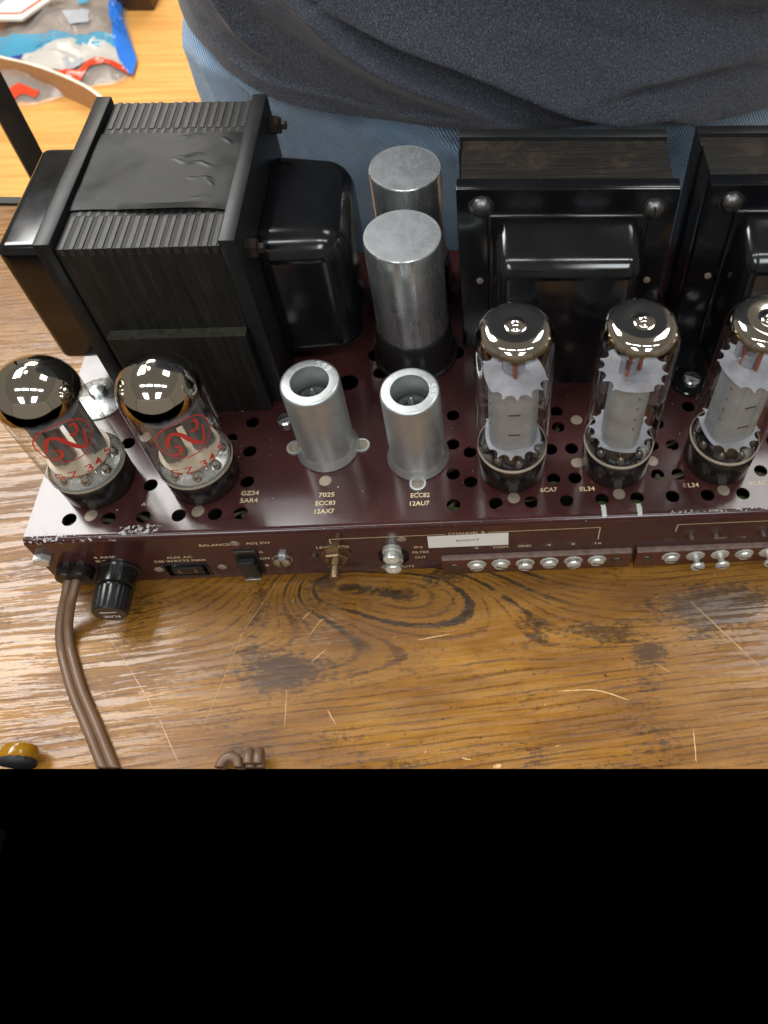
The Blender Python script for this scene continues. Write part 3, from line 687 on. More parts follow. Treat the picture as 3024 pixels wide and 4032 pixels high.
def terminal_strip(x0, x1, screws, lead, backed):
    o = MB().box(x0, x1, -3.0, -0.05, -46.3, -31.4, 0.25).build('terminal_strip', M['phenolic'], amp)
    MB().box(x0+0.1, x1-0.1, -2.9, -0.06, -31.38, -30.6, 0.1).build('strip_edge', M['phenolic_edge'], o)  # paler band along the top of the strip
    for xx in lead: MB().lathe([(2.6, 3.0), (2.5, 3.3), (0, 3.5)], (xx, 0, -38.3), 16, 'Y').build('strip_rivet', M['zinc_dark'], o)
    for i, xx in enumerate(screws):
        out = i in backed; zz = -36.3+random.uniform(-0.5, 0.3); d = (5.0 if x0 > 280 else 1.2) if out else 0.2+random.uniform(-.1, .4)
        q = MB(); q.lathe([(4.8, 3.02), (4.9, 3.3), (4.4, 3.7), (3.7, 3.6)], (xx, 0, zz), 10, 'Y', a0=random.uniform(0, 1))
        q.build('terminal_plate', M['zinc_bright'], o)
        q = MB(); q.lathe([(1.6, 3.3), (1.6, 3.5+d), (3.6, 3.5+d), (3.7, 4.1+d), (3.2, 4.8+d), (2.0, 5.15+d), (0, 5.3+d)], (xx, 0, zz), 20, 'Y')
        a = random.uniform(-0.6, 0.6); q.build('terminal_screw', M['zinc_bright'], o)
        q = MB(); q.box(xx-2.6, xx+2.6, -5.32-d, -4.4-d, zz-0.4, zz+0.4); q.rot(a, 'Y', (xx, 0, zz)); q.build('screw_slot', M['zinc_dark'], o)
terminal_strip(189.0, 283.6, [206.3, 218.3, 230.4, 242.5, 254.6, 266.5], [195.0, 276.8], (2, 4))
terminal_strip(286.2, 381.0, [304.0, 316.5, 329.0, 341.4, 353.6, 365.8], [292.0, 375], (1, 2, 4))

# mounting washer, screws and brackets on the deck
MB().lathe([(0, 0.05), (13.5, 0.05), (13.5, 0.7), (13.0, 1.0), (0, 1.0)], (14.6, 80.5, 0), 40).build('mounting_plate', M['zinc'], chassis)
mb = MB(); mb.lathe([(4.2, 1.0), (4.2, 3.0), (3.4, 3.8), (0, 4.2)], (14.0, 84.0, 0), 22); mb.build('deck_screw', M['zinc'], chassis)
mb = MB(); mb.lathe([(4.0, 0.02), (4.0, 2.4), (3.2, 3.2), (0, 3.5)], (112.0, 62.3, 0), 22); mb.build('deck_screw', M['zinc'], chassis)
MB().box(108.6, 115.4, 61.9, 62.7, 3.3, 3.62).rot(0.6, 'Z', (112, 62.3, 0)).build('screw_slot', M['zinc_dark'], chassis)
mb = MB(); mb.lathe([(0, 0.02), (10.0, 0.02), (10.0, 1.6), (9.4, 2.3), (0, 2.4)], (322.0, 79, 0), 32); mb.box(312, 332, 80, 108, 0.02, 2.3, 0.4)
ft = mb.build('mounting_bracket', M['black_gloss'], chassis)
mb = MB(); mb.lathe([(4.6, 2.4), (4.6, 3.6), (3.8, 4.6), (0, 5.2)], (322.4, 79, 0), 24); mb.build('deck_screw', M['zinc'], chassis)
MB().box(318, 326.8, 78.4, 79.6, 4.7, 5.35).rot(-0.5, 'Z', (322.4, 79, 0)).build('screw_slot', M['zinc_dark'], chassis)

# ---- power transformer
mb = MB(); mb.box(38.2, 104.4, 75.6, 178.4, 0.05, 107.7)
pt = mb.build('power_transformer', M['lams_x'], amp); pt['label'] = 'large black transformer with taped laminated core and two end bells'
MB().box(42, 104.3, 69.8, 75.5, 0.05, 57.6, 0.5).build('lower_core_step', M['lams_x'], pt)
MB().box(42.2, 104.2, 69.9, 75.4, 57.62, 57.9).build('toplit_step_strip', M['olive'], pt)  # lighter olive strip: overhead light painted onto the top of the step
for k in range(17):
    xa = 39.6+k*3.86
    for (ya, yb, q) in ((75.4, 95.5, 0), (157.5, 178.6, 1)):
        o = MB(); zt = 108.0+random.uniform(-0.06, 0.10); o.box(xa, xa+1.95+random.uniform(-.25, .25), ya, yb+random.uniform(-.4, .4), 104, zt, 0.12, 1); o.build('lamination', M['lam_bar'], pt)
        o = MB(); o.box(xa+2.05, xa+3.75, (95.9 if q == 0 else 152.5), (100.9 if q == 0 else 157.2), 104, 107.85+random.uniform(-.05, .1), 0.1, 1); o.build('lamination', M['lam_bar'], pt)
mb = MB(); nx, ny = 120, 90; v = []; f = []                                 # wrinkled tape over the middle
for i in range(nx+1):
    for j in range(ny+1):
        u, t = i/nx, j/ny; x = 37.9+66.7*u; y = 99.0+53.5*t+(1.0*math.sin(u*9)*(0.5 if t < .5 else 0.3))-2.0*u*(1-t)
        h = 108.75+0.22*noise.noise((x*0.10, y*0.10, 0))+0.3*noise.noise((x*0.04, y*0.05, 5))
        for (cx, cy, an, L, A) in ((84, 130, -0.22, 10, 1.0), (82, 135, 0.10, 6, .7), (89, 119, -0.25, 6, .8), (94, 116, -1.2, 3, .6), (80, 150, -.05, 5, .8), (97, 146, -1.1, 3, .6), (92, 106, -.1, 4, .6)):
            dx, dy = x-cx, y-cy; a = dx*math.cos(an)+dy*math.sin(an); b = -dx*math.sin(an)+dy*math.cos(an)
            h += A*0.5*math.exp(-(a/L)**4-((b-0.9*math.sin(a*0.5))/0.62)**2)
        if t < 0.1 and u > 0.3: h += 1.3*(0.1-t)*10*math.sin((u-0.3)/0.7*PI)
        v.append((x, y, h))
for i in range(nx):
    for j in range(ny): a = i*(ny+1)+j; f.append((a, a+ny+1, a+ny+2, a+1))
mb.add(v, f); mb.build('insulation_tape', M['tape'], pt, 60)
for xa, xb in ((30.2, 37.4), (104.7, 111.7)):
    MB().box(xa, xb, 74.8, 179.6, 0.05, 111.2, 0.7).build('end_frame', M['black_satin'], pt)
def bell(x0, x1, y0, y1, z0, z1, r, seg=6): return MB().box(x0, x1, y0, y1, z0, z1, r, seg)
bell(2.0, 40.0, 90, 163, 20, 95.5, 5.0).xf(lambda x, y, z: (min(x, 30.1), y, z)).build('end_bell', M['black_gloss'], pt)
def tb(x, y, z):
    x = max(x, 111.8); k = (x-111.8)/35
    return (x, y+(3.0*k if y < 130 else -3.0*k), z-2.0*k if z > 50 else z)
bell(104.0, 151.0, 96, 169, 6, 88.5, 13.0, 9).xf(tb).build('end_bell', M['black_gloss'], pt)
for (yy, zz) in ((86.0, 96.5), (172, 98.5)):
    q = MB(); q.lathe([(4.6, 0), (4.6, 4.2), (4.0, 4.8), (2.4, 4.8), (2.4, 7.2), (2.0, 7.6), (0, 7.6)], (111.8, yy, zz), 6, 'X', 0.3); q.build('bolt', M['rust'], pt, 25)
    q = MB(); q.lathe([(4.6, 0), (4.6, -3.0), (3.6, -3.6), (0, -3.6)], (30.1, yy, zz), 20, 'X'); q.build('bolt', M['rust'], pt)

# ---- output transformers
def output_transformer(ox, oy, yaw):
    P = (ox, oy, 0)
    def B(mb, name, mat, par, ang=35):
        mb.rot(yaw, 'Z').xf(lambda x, y, z: (x+ox, y+oy, z)); return mb.build(name, M[mat], par, ang)
    core = B(MB().box(1.6, 98.0, 7.2, 38.5, 0.05, 106.4), 'output_transformer', 'lams_y', amp)
    fb = MB(); fb.box(-0.4, 99.9, -0.2, 1.6, 0.05, 108.6, 0.6); fb.box(-0.4, 99.9, 1.0, 7.6, 106.5, 108.55, 0.5); fb.box(-0.5, 1.4, 1.3, 7.4, 0.05, 107.0, 0.3); fb.box(98.2, 99.9, 1.3, 7.4, 0.05, 107.0, 0.3)
    B(fb, 'front_frame', 'black_gloss', core)
    bb = MB(); bb.box(0.2, 99.0, 38.2, 44.6, 0.05, 108.5, 0.7); bb.box(0.2, 1.5, 30, 39, 0.05, 107.6, 0.2)
    B(bb, 'rear_frame', 'black_satin', core)
    def shape(x, y, z):
        y = min(y, -0.3); k = -y/24
        xm = 50.3; x = xm+(x-xm)*(1-0.045*k)
        return (x, y, z-(9.5*k if z > 55 else 0)*1.0)
    B(MB().box(13.2, 87.6, -2.4, 0.6, 0.05, 95.5, 1.6, 3), 'bell_skirt', 'black_gloss', core)
    B(MB().box(15.6, 85.6, -24.8, 6.0, -6.0, 92.8, 7.5, 7).xf(shape).xf(lambda x, y, z: (x, y, max(z, 0.1))), 'end_bell', 'black_gloss', core)
    for (xx, zz, mt) in ((10.8, 99.0, 'zinc_dark'), (89.2, 97.6, 'zinc_dark')):
        q = MB(); q.lathe([(5.9, 0.2), (5.9, 0.7), (5.3, 0.8), (5.0, 2.2), (3.7, 3.5), (1.8, 4.2), (0, 4.4)], (xx, 0, zz), 28, 'Y'); s_ = B(q, 'screw', mt, core)
        a = 1.45 if xx > 50 else 0.15
        q = MB(); q.box(xx-3.6, xx+3.6, -4.45, -3.5, zz-0.4, zz+0.4); q.rot(a, 'Y', (xx, 0, zz)); B(q, 'screw_slot', 'inside', core)
    for (xx, zz) in ((9.5, 52), (92.4, 52)):
        q = MB(); q.lathe([(1.9, 0.2), (1.7, 0.9), (0, 1.2)], (xx, 0, zz), 14, 'Y'); B(q, 'rivet', 'rivet', core)
    return core
t1 = output_transformer(203.0, 107.4, -0.030); t1['label'] = 'black output transformer behind the two leftmost power tubes'
t2 = output_transformer(317.0, 106.6, -0.020); t2['label'] = 'black output transformer cut by the right edge'

# ---- filter capacitors
def capacitor(cx, cy, top, Rr):
    q = MB(); q.lathe([(22.5, 0.05), (22.5, 2.2), (21.0, 3.0), (20.2, 12), (19.8, 23.0), (19.0, 24.2), (0, 24.2)], (cx, cy, 0), 56)
    o = q.build('filter_capacitor', M['bakelite'], amp)
    q = MB(); q.lathe([(Rr-0.2, 24.25), (Rr, 25), (Rr, top-1.0), (Rr-0.15, top-0.4), (Rr-0.5, top)], (cx, cy, 0), 72, cap=False); q.build('can', M['can'], o)
    q = MB(); q.lathe([(Rr-0.5, top), (Rr-1.1, top+0.05), (Rr-1.6, top-0.25), (0, top-0.3)], (cx, cy, 0), 72); q.build('can_top', M['can_top'], o)
    return o
capacitor(177.0, 105.8, 84.0, 18.4); capacitor(177.0, 155.0, 84.5, 18.3)

# ------------------------------------------------------------------ tubes
def ring_text(mb, me, R_, az0, z0, wd, cap, h=0.06):
    flatmesh(me, mb, lambda x, y, _: ((R_+h)*math.cos(az0+(x-0.5)*wd/R_), (R_+h)*math.sin(az0+(x-0.5)*wd/R_), z0+(y-0.5)*cap))
def ribbon(mb, pts, wd, R_, az0, zc, h=0.08):               # a stroke wrapped round the bulb
    P = [Vector((a, b, 0)) for a, b in pts]; n = len(P); v = []
    for i, p in enumerate(P):
        d = (P[min(i+1, n-1)]-P[max(i-1, 0)]).normalized(); q = Vector((-d.y, d.x, 0)); ww = (wd[i] if isinstance(wd, list) else wd)/2
        for sg in (1, -1):
            a = p+q*ww*sg; t = az0+a.x/R_; v.append(((R_+h)*math.cos(t), (R_+h)*math.sin(t), zc+a.y))
    mb.add(v, [(2*i, 2*i+1, 2*i+3, 2*i+2) for i in range(n-1)])

def mica_poly(Rm, teeth, depth, smooth):
    pts = []; n = 240
    for i in range(n):
        a = 2*PI*i/n; r = Rm
        d = min(abs((a-s+PI) % (2*PI)-PI) for s in smooth)
        if d < 0.62: r = Rm-0.9-1.2*math.cos(d/0.62*PI/2)
        else:
            ph = (a*teeth/(2*PI)) % 1.0; e = min(ph, 1-ph)
            if e > 0.07: r = Rm-depth*math.sqrt(max(0, 1-((ph-0.5)/0.43)**2))
        pts.append((r*math.cos(a), r*math.sin(a)))
    return pts

def power_tube(label, x, y, yaw, group):
    t = thing('power_tube', label, 'vacuum tube', (x, y, 0), yaw, group)
    q = MB(); q.lathe([(15.6, 0.1), (16.2, 1.0), (16.5, 16.8), (16.2, 18.2), (15.0, 18.6), (0, 18.6)], seg=48); q.build('tube_base', M['bakelite'], t)
    q = MB(); q.lathe([(16.15, 18.3), (16.5, 18.6), (16.55, 19.5), (15.9, 20.0)], seg=48, cap=False); q.build('base_rim', M['cement_and_glint'], t)
    gp = [(14.0, 18.9), (15.6, 19.3), (16.3, 20.8), (16.75, 23.5), (16.85, 30), (16.85, 90), (16.7, 94.0), (16.1, 97.4), (14.9, 100.3), (13.2, 102.3), (11.2, 103.2), (8.5, 103.3), (5.5, 102.9), (4.2, 102.9), (3.4, 103.6), (2.5, 104.7), (1.3, 105.4), (0, 105.6)]
    q = MB(); q.lathe(gp, seg=64, cap=False); q.build('glass_bulb', M['glass'], t, 80)
    k = [(r-0.25, z-0.25) for r, z in gp if z > 89 and r > 0.8]+[(0, 105.35)]
    q = MB(); q.lathe(k, seg=64, cap=False); q.build('getter_coating', M['getter_power'], t, 80)
    for zz, a in ((27.2, 0.0), (72.2, 0.15)):
        pl = mica_poly(14.7, 15, 2.5, (0.25, PI+0.05)); q = MB(); q.prism(pl, zz, zz+0.45); q.rot(a); q.build('mica_spacer', M['mica'], t, 40)
    pr = []
    n = 64
    for i in range(n):
        a = 2*PI*i/n; cx_, sy_ = math.cos(a), math.sin(a)
        xx = 11.0*math.copysign(abs(cx_)**0.75, cx_); yy = 9.0*math.copysign(abs(sy_)**0.62, sy_)
        if abs(abs(xx)-5.0) < 1.0: yy *= 0.93
        pr.append((xx, yy))
    q = MB(); q.prism(pr, 28.2, 71.8); an = q.build('anode', M['anode'], t, 50)
    for zz in (54.2, 39.2):
        q = MB(); q.box(-2.6, 2.6, -9.12, -8.5, zz-0.45, zz+0.45); q.build('anode_slot', M['slot'], an)
        q = MB(); q.box(-2.6, 2.6, 8.5, 9.12, zz-0.45, zz+0.45); q.build('anode_slot', M['slot'], an)
    q = MB()
    for sx in (-1, 1):
        for zz in (66, 59, 51, 44): q.box(sx*9.9-0.7, sx*9.9+0.7, -5.4, -4.4, zz-0.8, zz+0.8)
    q.build('anode_rivet', M['anode_dark'], an)
    q = MB(); q.tube([(0.3, -2.5, 72.7), (0.3, -2.5, 89)], 0.95, 8); q.tube([(-4.2, 2.0, 72.7), (-4.2, 2.0, 87)], 0.8, 8); q.build('grid_rod', M['copper'], t)
    q = MB(); q.lathe([(3.6, 72.8), (3.6, 79), (3.2, 79.6), (0, 79.7)], (0, 1.5, 0), 20, sx=1.3, sy=0.8); q.box(-6.5, -1.5, 3.5, 6.0, 75.5, 84); q.build('getter_holder', M['mica'], t)
    q = MB()
    for i in range(6):
        a = 2*PI*i/6+0.3; q.tube([(8*math.cos(a), 8*math.sin(a), 27.1), (7.2*math.cos(a), 7.2*math.sin(a), 23), (6*math.cos(a), 6*math.sin(a), 18.2)], 0.7, 6)
    q.build('lead_wire', M['zinc'], t)
    q = MB()
    for i in range(8):
        a = 2*PI*i/8+0.2; q.lathe([(0, 18.7), (1.7, 19.0), (2.0, 20.6), (1.2, 22.4), (0, 23.2)], (12.6*math.cos(a), 12.6*math.sin(a), 0), 12)
    o = q.build('glass_bead', M['bead_dim'], t); o['kind'] = 'stuff'
    q = MB(); q.lathe([(11.5, 18.0), (9.0, 21.5), (6.5, 24.5), (5.2, 26), (0, 26.2)], seg=28, cap=False); q.build('glass_stem', M['glass'], t, 80)
    return t
PG = 'tall power tubes along the front of the amplifier'
power_tube('tall clear power tube with slotted grey plate, nearest the right tube shield', 224.9, 31.5, 0.0, PG)
power_tube('tall clear power tube showing its plate seam, between two slotted ones', 275.5, 31.6, 1.30, PG)
power_tube('tall clear power tube cut off by the right edge of the photo', 326.4, 31.3, 0.22, PG)

def rectifier(label, x, y, yaw, group):
    t = thing('rectifier_tube', label, 'vacuum tube', (x, y, 0), 0, group)
    q = MB(); q.lathe([(15.6, 0.1), (16.2, 1.0), (16.5, 14.0), (16.2, 15.6), (15.0, 16.0), (0, 16.0)], seg=48); q.build('tube_base', M['bakelite'], t)
    gp = [(14.4, 15.7), (15.9, 16.2), (16.8, 17.6), (17.1, 20), (17.2, 26), (17.2, 66)]+[(17.2*math.cos(a), 67.5+18.0*math.sin(a)) for a in [PI/2*i/12 for i in range(0, 13)]]
    gp[-1] = (0, 85.5)
    q = MB(); q.lathe(gp, seg=64, cap=False); q.build('glass_bulb', M['glass'], t, 80)
    k = [(r-0.25, z-0.25) for r, z in gp if z > 60 and r > 1]; k = [(16.95, 60.0)]+k+[(0, 85.25)]
    q = MB(); q.lathe(k, seg=64, cap=False); q.build('getter_coating', M['getter_rect'], t, 80)
    for sx in (-6.6, 6.6):
        q = MB(); pr = []
        for i in range(28):
            a = 2*PI*i/28; pr.append((sx+5.2*math.copysign(abs(math.cos(a))**0.6, math.cos(a)), 4.6*math.copysign(abs(math.sin(a))**0.6, math.sin(a))))
        q.prism(pr, 26.4, 58); q.box(sx-0.5, sx+0.5, -6.0, -4.4, 27, 57); q.rot(yaw); q.build('anode', M['anode_dark'], t, 40)
    q = MB(); q.prism(circle(0, 0, 13.6, 48), 25.4, 25.9); q.build('mica_spacer', M['mica_tan'], t)
    q = MB(); q.prism(circle(0, 0, 12.2, 48), 58.6, 59.0); q.rot(yaw); q.build('mica_spacer', M['mica'], t)
    q = MB(); q.lathe([(15.9, 16.3), (15.2, 17.4), (11.0, 19.0), (6.0, 21.6), (3.0, 24.0), (0, 24.5)], seg=40, cap=False); q.build('glass_press', M['press'], t)
    q = MB(); q.lathe([(16.2, 15.4), (16.9, 15.9), (17.15, 16.9), (16.7, 17.6)], seg=48, cap=False); q.build('base_rim', M['cement_and_glint'], t)  # painted highlight on the thick glass rim, coloured like the power tubes' cement
    q = MB()
    for i in range(8):
        a = 2*PI*i/8; q.tube([(9*math.cos(a), 9*math.sin(a), 25.3), (11*math.cos(a), 11*math.sin(a), 16.4)], 0.6, 6)
        q.lathe([(0, 16.4), (2.3, 16.9), (2.6, 19.0), (1.6, 21.6), (0.9, 23), (0, 23.2)], (12.4*math.cos(a+.3), 12.4*math.sin(a+.3), 0), 12)
    o = q.build('glass_bead', M['bead'], t); o['kind'] = 'stuff'
    az = math.radians(-58.0); R_ = 17.2
    q = MB(); ribbon(q, [(11.9*math.cos(2*PI*i/60), 12.2*math.sin(2*PI*i/60)) for i in range(61)], 0.62, R_, az, 53.6)
    wv = [(p.x, p.y) for p in spline([(-8.6, -3.4, 0), (-7.2, 1.6, 0), (-4.4, 5.9, 0), (-1.3, 4.4, 0), (1.0, -1.0, 0), (3.9, -6.6, 0), (6.1, -7.2, 0), (7.6, -4.0, 0), (8.8, 1.6, 0)], 6)]
    nn = len(wv); ribbon(q, wv, [0.9+1.1*math.sin(PI*min(1, (i+2)/nn)) for i in range(nn)], R_, az, 53.6)
    for ddx, ddy in ((0, 0), (-10.6, -10.2)):
        j = [(p.x+ddx, p.y+ddy) for p in spline([(5.0, 7.6, 0), (7.2, 7.5, 0)], 3)]; ribbon(q, j, 0.9, R_, az, 53.6)
        j = [(p.x+ddx, p.y+ddy) for p in spline([(7.0, 7.7, 0), (6.9, 4.6, 0), (6.0, 2.6, 0), (4.2, 2.3, 0), (3.2, 3.2, 0)], 5)]; ribbon(q, j, 1.35, R_, az, 53.6)
    q.build('red_emblem', M['red_ink'], t)
    q = MB()
    for ch, a, w_, cp in (('G', -95, 4.0, 4.6), ('Z', -74.5, 4.0, 4.6), ('3', -52, 3.2, 4.6), ('4', -37.5, 3.4, 4.6), ('S', -17, 3.4, 4.6)): ring_text(q, text_pts(ch, 0.05), R_, math.radians(a), 31.8+(a+95)*0.02, w_, cp)
    q.build('red_lettering', M['red_ink'], t)
    return t
RG = 'short rectifier tubes at the left of the amplifier'
rectifier('short rectifier tube with red emblem, cut by the left edge of the photo', 27.5, 31.3, 0.45, RG)
rectifier('short rectifier tube with red emblem, second from the left edge', 77.0, 31.3, 0.55, RG)

def tube_shield(label, x, y, ears, textaz, group):
    t = thing('tube_shield', label, 'tube shield', (x, y, 0), 0, group)
    prof = [(15.1, 0.4), (15.3, 0.9), (15.1, 1.6), (14.5, 2.6), (14.2, 4.6), (13.6, 5.6), (13.4, 6.4), (13.4, 51.0), (13.2, 52.2), (12.7, 52.8), (11.8, 53.0), (8.7, 53.0), (8.6, 52.5)]
    q = MB(); q.lathe([(8.6, 52.5), (11.0, 52.4), (12.7, 51.6), (12.8, 49), (12.85, 1.0)], seg=72, cap=False); q.build('shield_inner_wall', M['shield_inner'], t, 40)  # can's inner wall in pale matte grey, light put into its colour
    q = MB(); q.lathe(prof, seg=72, cap=False); sh = q.build('shield_can', M['shield'], t, 40)
    for a in ears:
        q = MB(); cx_, cy_ = 16.4*math.cos(a), 16.4*math.sin(a)
        q.lathe([(3.0, 0.1), (4.0, 0.1), (4.0, 0.9), (3.0, 0.9), (3.0, 0.1)], (cx_, cy_, 0), 26, cap=False); q.build('mounting_ear', M['shield'], t)
        q = MB(); q.lathe([(0, 0.3), (2.98, 0.3), (2.98, 0.1)], (cx_, cy_, 0), 22, cap=False); q.build('ear_rivet', M['rivet'], t)
    q = MB(); q.lathe([(9.3, 2), (9.6, 36), (9.0, 39.5), (7.0, 41.4), (4.0, 42.2), (1.9, 42.6), (1.6, 44.6), (1.2, 46.6), (0.5, 47.9), (0, 48.1)], seg=36); q.build('small_tube', M['glass_dark'], t, 60)
    q = MB(); q.lathe([(8.2, 2), (8.4, 38), (7.6, 38.3), (5.0, 38.3), (4.6, 36), (0, 35.5)], seg=32); q.build('tube_interior', M['anode'], t)
    q = MB(); q.lathe([(6.2, 38.4), (7.0, 38.4), (7.0, 39.0), (6.2, 39.0), (6.2, 38.4)], seg=32, cap=False); q.build('getter_ring', M['zinc'], t)
    q = MB(); q.lathe([(1.5, 42.7), (1.2, 45.2), (0.55, 47.2), (0, 47.6)], seg=16); q.build('lit_tip_core', M['zinc_bright'], t)  # bright metal core inside the glass tip, painting its lit look
    q = MB()
    for i, ch in enumerate('599'):
        a = textaz+(-i*0.27 if True else 0); me = text_pts(ch, 0.05)
        def fn(u, v, _, a=a):
            X = (u-0.5)*2.1; Y = (v-0.5)*3.0; r = 10.4+Y
            return (r*math.cos(a)+X*math.sin(a), r*math.sin(a)-X*math.cos(a), 53.06)
        flatmesh(me, q, fn)
    q.build('stamped_digits', M['shield_glint'], t)  # same metal as the can, brightened to paint the glint of the embossing
    return t
SG = 'tube shields at the middle of the amplifier'
tube_shield('grey metal tube shield with side ears, the left of the pair', 134.7, 46.0, (0.0, PI), 1.28, SG)
tube_shield('grey metal tube shield with front ear, the right of the pair', 179.3, 39.2, (-PI/2, PI/2), 0.22, SG)

# ------------------------------------------------------------------ power cord
strands = []
def twin(pts, name='cord_strand', off=1.95, r=2.15, vert=None, n=8):
    P = spline(pts, n)
    for sg in (1, -1):
        out = []
        for i, p in enumerate(P):
            d = (P[min(i+1, len(P)-1)]-P[max(i-1, 0)]).normalized()
            side = vert if vert is not None else Vector((0, 0, 1)).cross(d)
            if side.length < 0.15: side = Vector((1, 0, 0))
            side.normalize(); out.append(p+side*off*sg)
        mb = MB(); mb.tube(out, r, 14); strands.append(mb)
zc = TZ+2.2
twin([(13.0, -5, -28.5), (12.2, -11, -31), (9.5, -17, -37.5), (8.0, -24, -43.5), (9.5, -32, zc), (13.8, -41, zc), (21, -54, zc), (31, -69, zc), (41, -84.5, zc), (48, -95, zc), (54, -104, zc)], vert=None)
V1 = Vector((0, 0, 1))
twin([(90.8, -104, zc), (90.8, -96, zc), (91.2, -90.5, zc), (92.6, -86.8, zc+.2), (95.4, -85.4, zc+.4), (98.4, -86.8, zc+.2), (99.8, -90.4, zc), (100.2, -96, zc), (100.2, -104, zc)], off=1.8, r=2.1, vert=V1)
twin([(106.6, -104, zc), (106.6, -96, zc), (106.6, -90, zc), (106.6, -86.4, zc+2.2), (106.8, -85.0, zc+5.0), (107, -87.0, zc+7.6), (107.4, -91, zc+8), (107.8, -97, zc+7), (108, -104, zc+6)], off=2.1, r=2.15, vert=Vector((1, 0, 0)))
def cut_front(o, dx=0.0, dy=0.0):
    bm = bmesh.new(); bm.from_mesh(o.data)
    res = bmesh.ops.bisect_plane(bm, geom=bm.verts[:]+bm.edges[:]+bm.faces[:], plane_co=Vector((0-dx, edge_y(0)-0.2-dy, 0))*S, plane_no=Vector((sl, -1, 0)).normalized(), clear_outer=True)
    bmesh.ops.holes_fill(bm, edges=[e for e in bm.edges if e.is_boundary], sides=0)
    bm.to_mesh(o.data); bm.free(); return o
cord = cut_front(strands[0].build('power_cord', M['cord'], amp))
for m_ in strands[1:]: cut_front(m_.build('cord_strand', M['cord'], cord))

# ------------------------------------------------------------------ amber handled tool at the desk edge
td = thing('tool_handle', 'amber plastic handle end with black ribbed collar at the desk edge', 'tool', (5.2, -79.6, TZ))
q = MB(); q.lathe([(0, -3.2), (4.0, -2.9), (6.6, -1.8), (7.6, 0), (7.8, 3.0), (7.6, 4.2)], (0, 0, 7.9), 32, 'Y'); q.build('handle_end', M['amber'], td)
q = MB(); n = 32; v = []; f = []
for i in range(n):
    a = 2*PI*i/n
    for k, (r, h) in enumerate([(7.4, 3.4), (8.2, 4.0), (8.2, 11.0), (7.9, 12.0), (0, 12.05)]):
        rr = r-(0.35 if i % 2 and 0 < k < 4 else 0); v.append((rr*math.cos(a), -h, 7.9+rr*math.sin(a)))
for i in range(n):
    for k in range(4): f.append((i*5+k, ((i+1) % n)*5+k, ((i+1) % n)*5+k+1, i*5+k+1))
q.add(v, f); cut_front(q.build('ribbed_collar', M['rubber'], td, 20), 5.2, -79.6)

# ------------------------------------------------------------------ person
PO = (244.2, 369.2)
person = thing('person', 'person in dark heather grey t-shirt and blue jeans standing behind the desk', 'person', (PO[0], PO[1], FZ))
def nearer(x, y, z, k=0.904):                      # the body was measured on a plane a little too far back
    wx, wy, wz = x+248, y+428, z+FZ
    q = (208.4+k*(wx-208.4)-PO[0], -185+k*(wy+185)-PO[1], 345.07+k*(wz-345.07))
    z2 = q[2] if q[2] > -150 else -150+(q[2]+150)*(797-150)/(681.0-150)
    return (q[0], q[1], z2-FZ)
PX, PY, A0, B0, NE = 248.0, 428.0, 243.0, 143.0, 2.4
def sup(th, a, b, ne=NE):
    c, s_ = math.cos(th), math.sin(th)
    return (a*math.copysign(abs(c)**(2/ne), c), b*math.copysign(abs(s_)**(2/ne), s_))
HEM = [(-600, 30), (5, 50), (17, 43), (40, 38), (42, 32), (60, 27), (75, 23), (97, 20), (116, 19), (155, 18), (200, 17), (254, 16), (346, 16), (422, 6), (480, 12), (900, 30)]
def interp(tab, x):
    for (a, b), (c, d) in zip(tab, tab[1:]):
        if x <= c: return b+(d-b)*(x-a)/(c-a)
    return tab[-1][1]
FA = [(96, 104), (112, 95), (122, 88), (137, 76), (152, 66), (174, 54), (201, 43), (227, 28), (254, 14)]
FB = [(128, 96), (155, 87), (176, 80), (204, 71), (227, 61), (250, 49), (275, 37), (301, 29), (317, 27), (336, 27), (353, 19), (368, 4)]
FC = [(290, 46), (304, 52), (316, 55), (340, 56), (372, 55), (420, 52)]
FD = [(40, 47), (52, 42), (68, 36), (85, 33), (112, 31), (148, 27), (200, 24), (300, 23), (420, 14)]
FE = [(46, 130), (52, 100), (58, 84), (66, 66), (80, 52)]
FF = [(330, 112), (360, 100), (400, 96), (450, 100)]
def sdist(P, x, z):
    best = (1e9, 0, 0)
    for i, ((a, b), (c, d)) in enumerate(zip(P, P[1:])):
        L2 = (c-a)**2+(d-b)**2; t = max(0, min(1, ((x-a)*(c-a)+(z-b)*(d-b))/L2)); qx, qz = a+(c-a)*t, b+(d-b)*t
        dd = math.hypot(x-qx, z-qz)
        if dd < best[0]:
            cr = (c-a)*(z-b)-(d-b)*(x-a); best = (dd, 1 if cr >= 0 else -1, (i+t)/(len(P)-1))
    return best
def fold(x, z):
    h = 0.0
    for P, A, wu, wd in ((FA, 17.0, 4.0, 15.0), (FB, 27.0, 22.0, 5.0), (FC, 12, 15.0, 4.5), (FD, 2.6, 1.3, 4.0), (FE, 9, 12.0, 6.0), (FF, 9, 14, 6)):
        d, sg, t = sdist(P, x, z)
        if d < 45:
            e = math.sin(PI*min(1, max(0, t*0.94+0.03)))**0.6
            h += A*e*math.exp(-(d/(wu if sg > 0 else wd))**1.5)
    h += 6.0*noise.noise(((x+z*1.4)*0.010, (z+x*0.35)*0.022, 3.0))+2.2*noise.noise(((x+z*1.2)*0.022, (z+x*0.4)*0.06, 9.0))+0.5*noise.noise((x*0.09, z*0.12, 4.0))
    return h
zs = [0.0, 0.8, 1.6]; zz = 1.6
while zz < 150: zz += 1.3; zs.append(zz)
while zz < 560: zz += 22; zs.append(zz)
ths = []
a = -PI
while a < 0: ths.append(a); a += PI/330 if -PI*0.98 < a < -0.15 else PI/90
while a < PI-1e-4: ths.append(a); a += PI/36
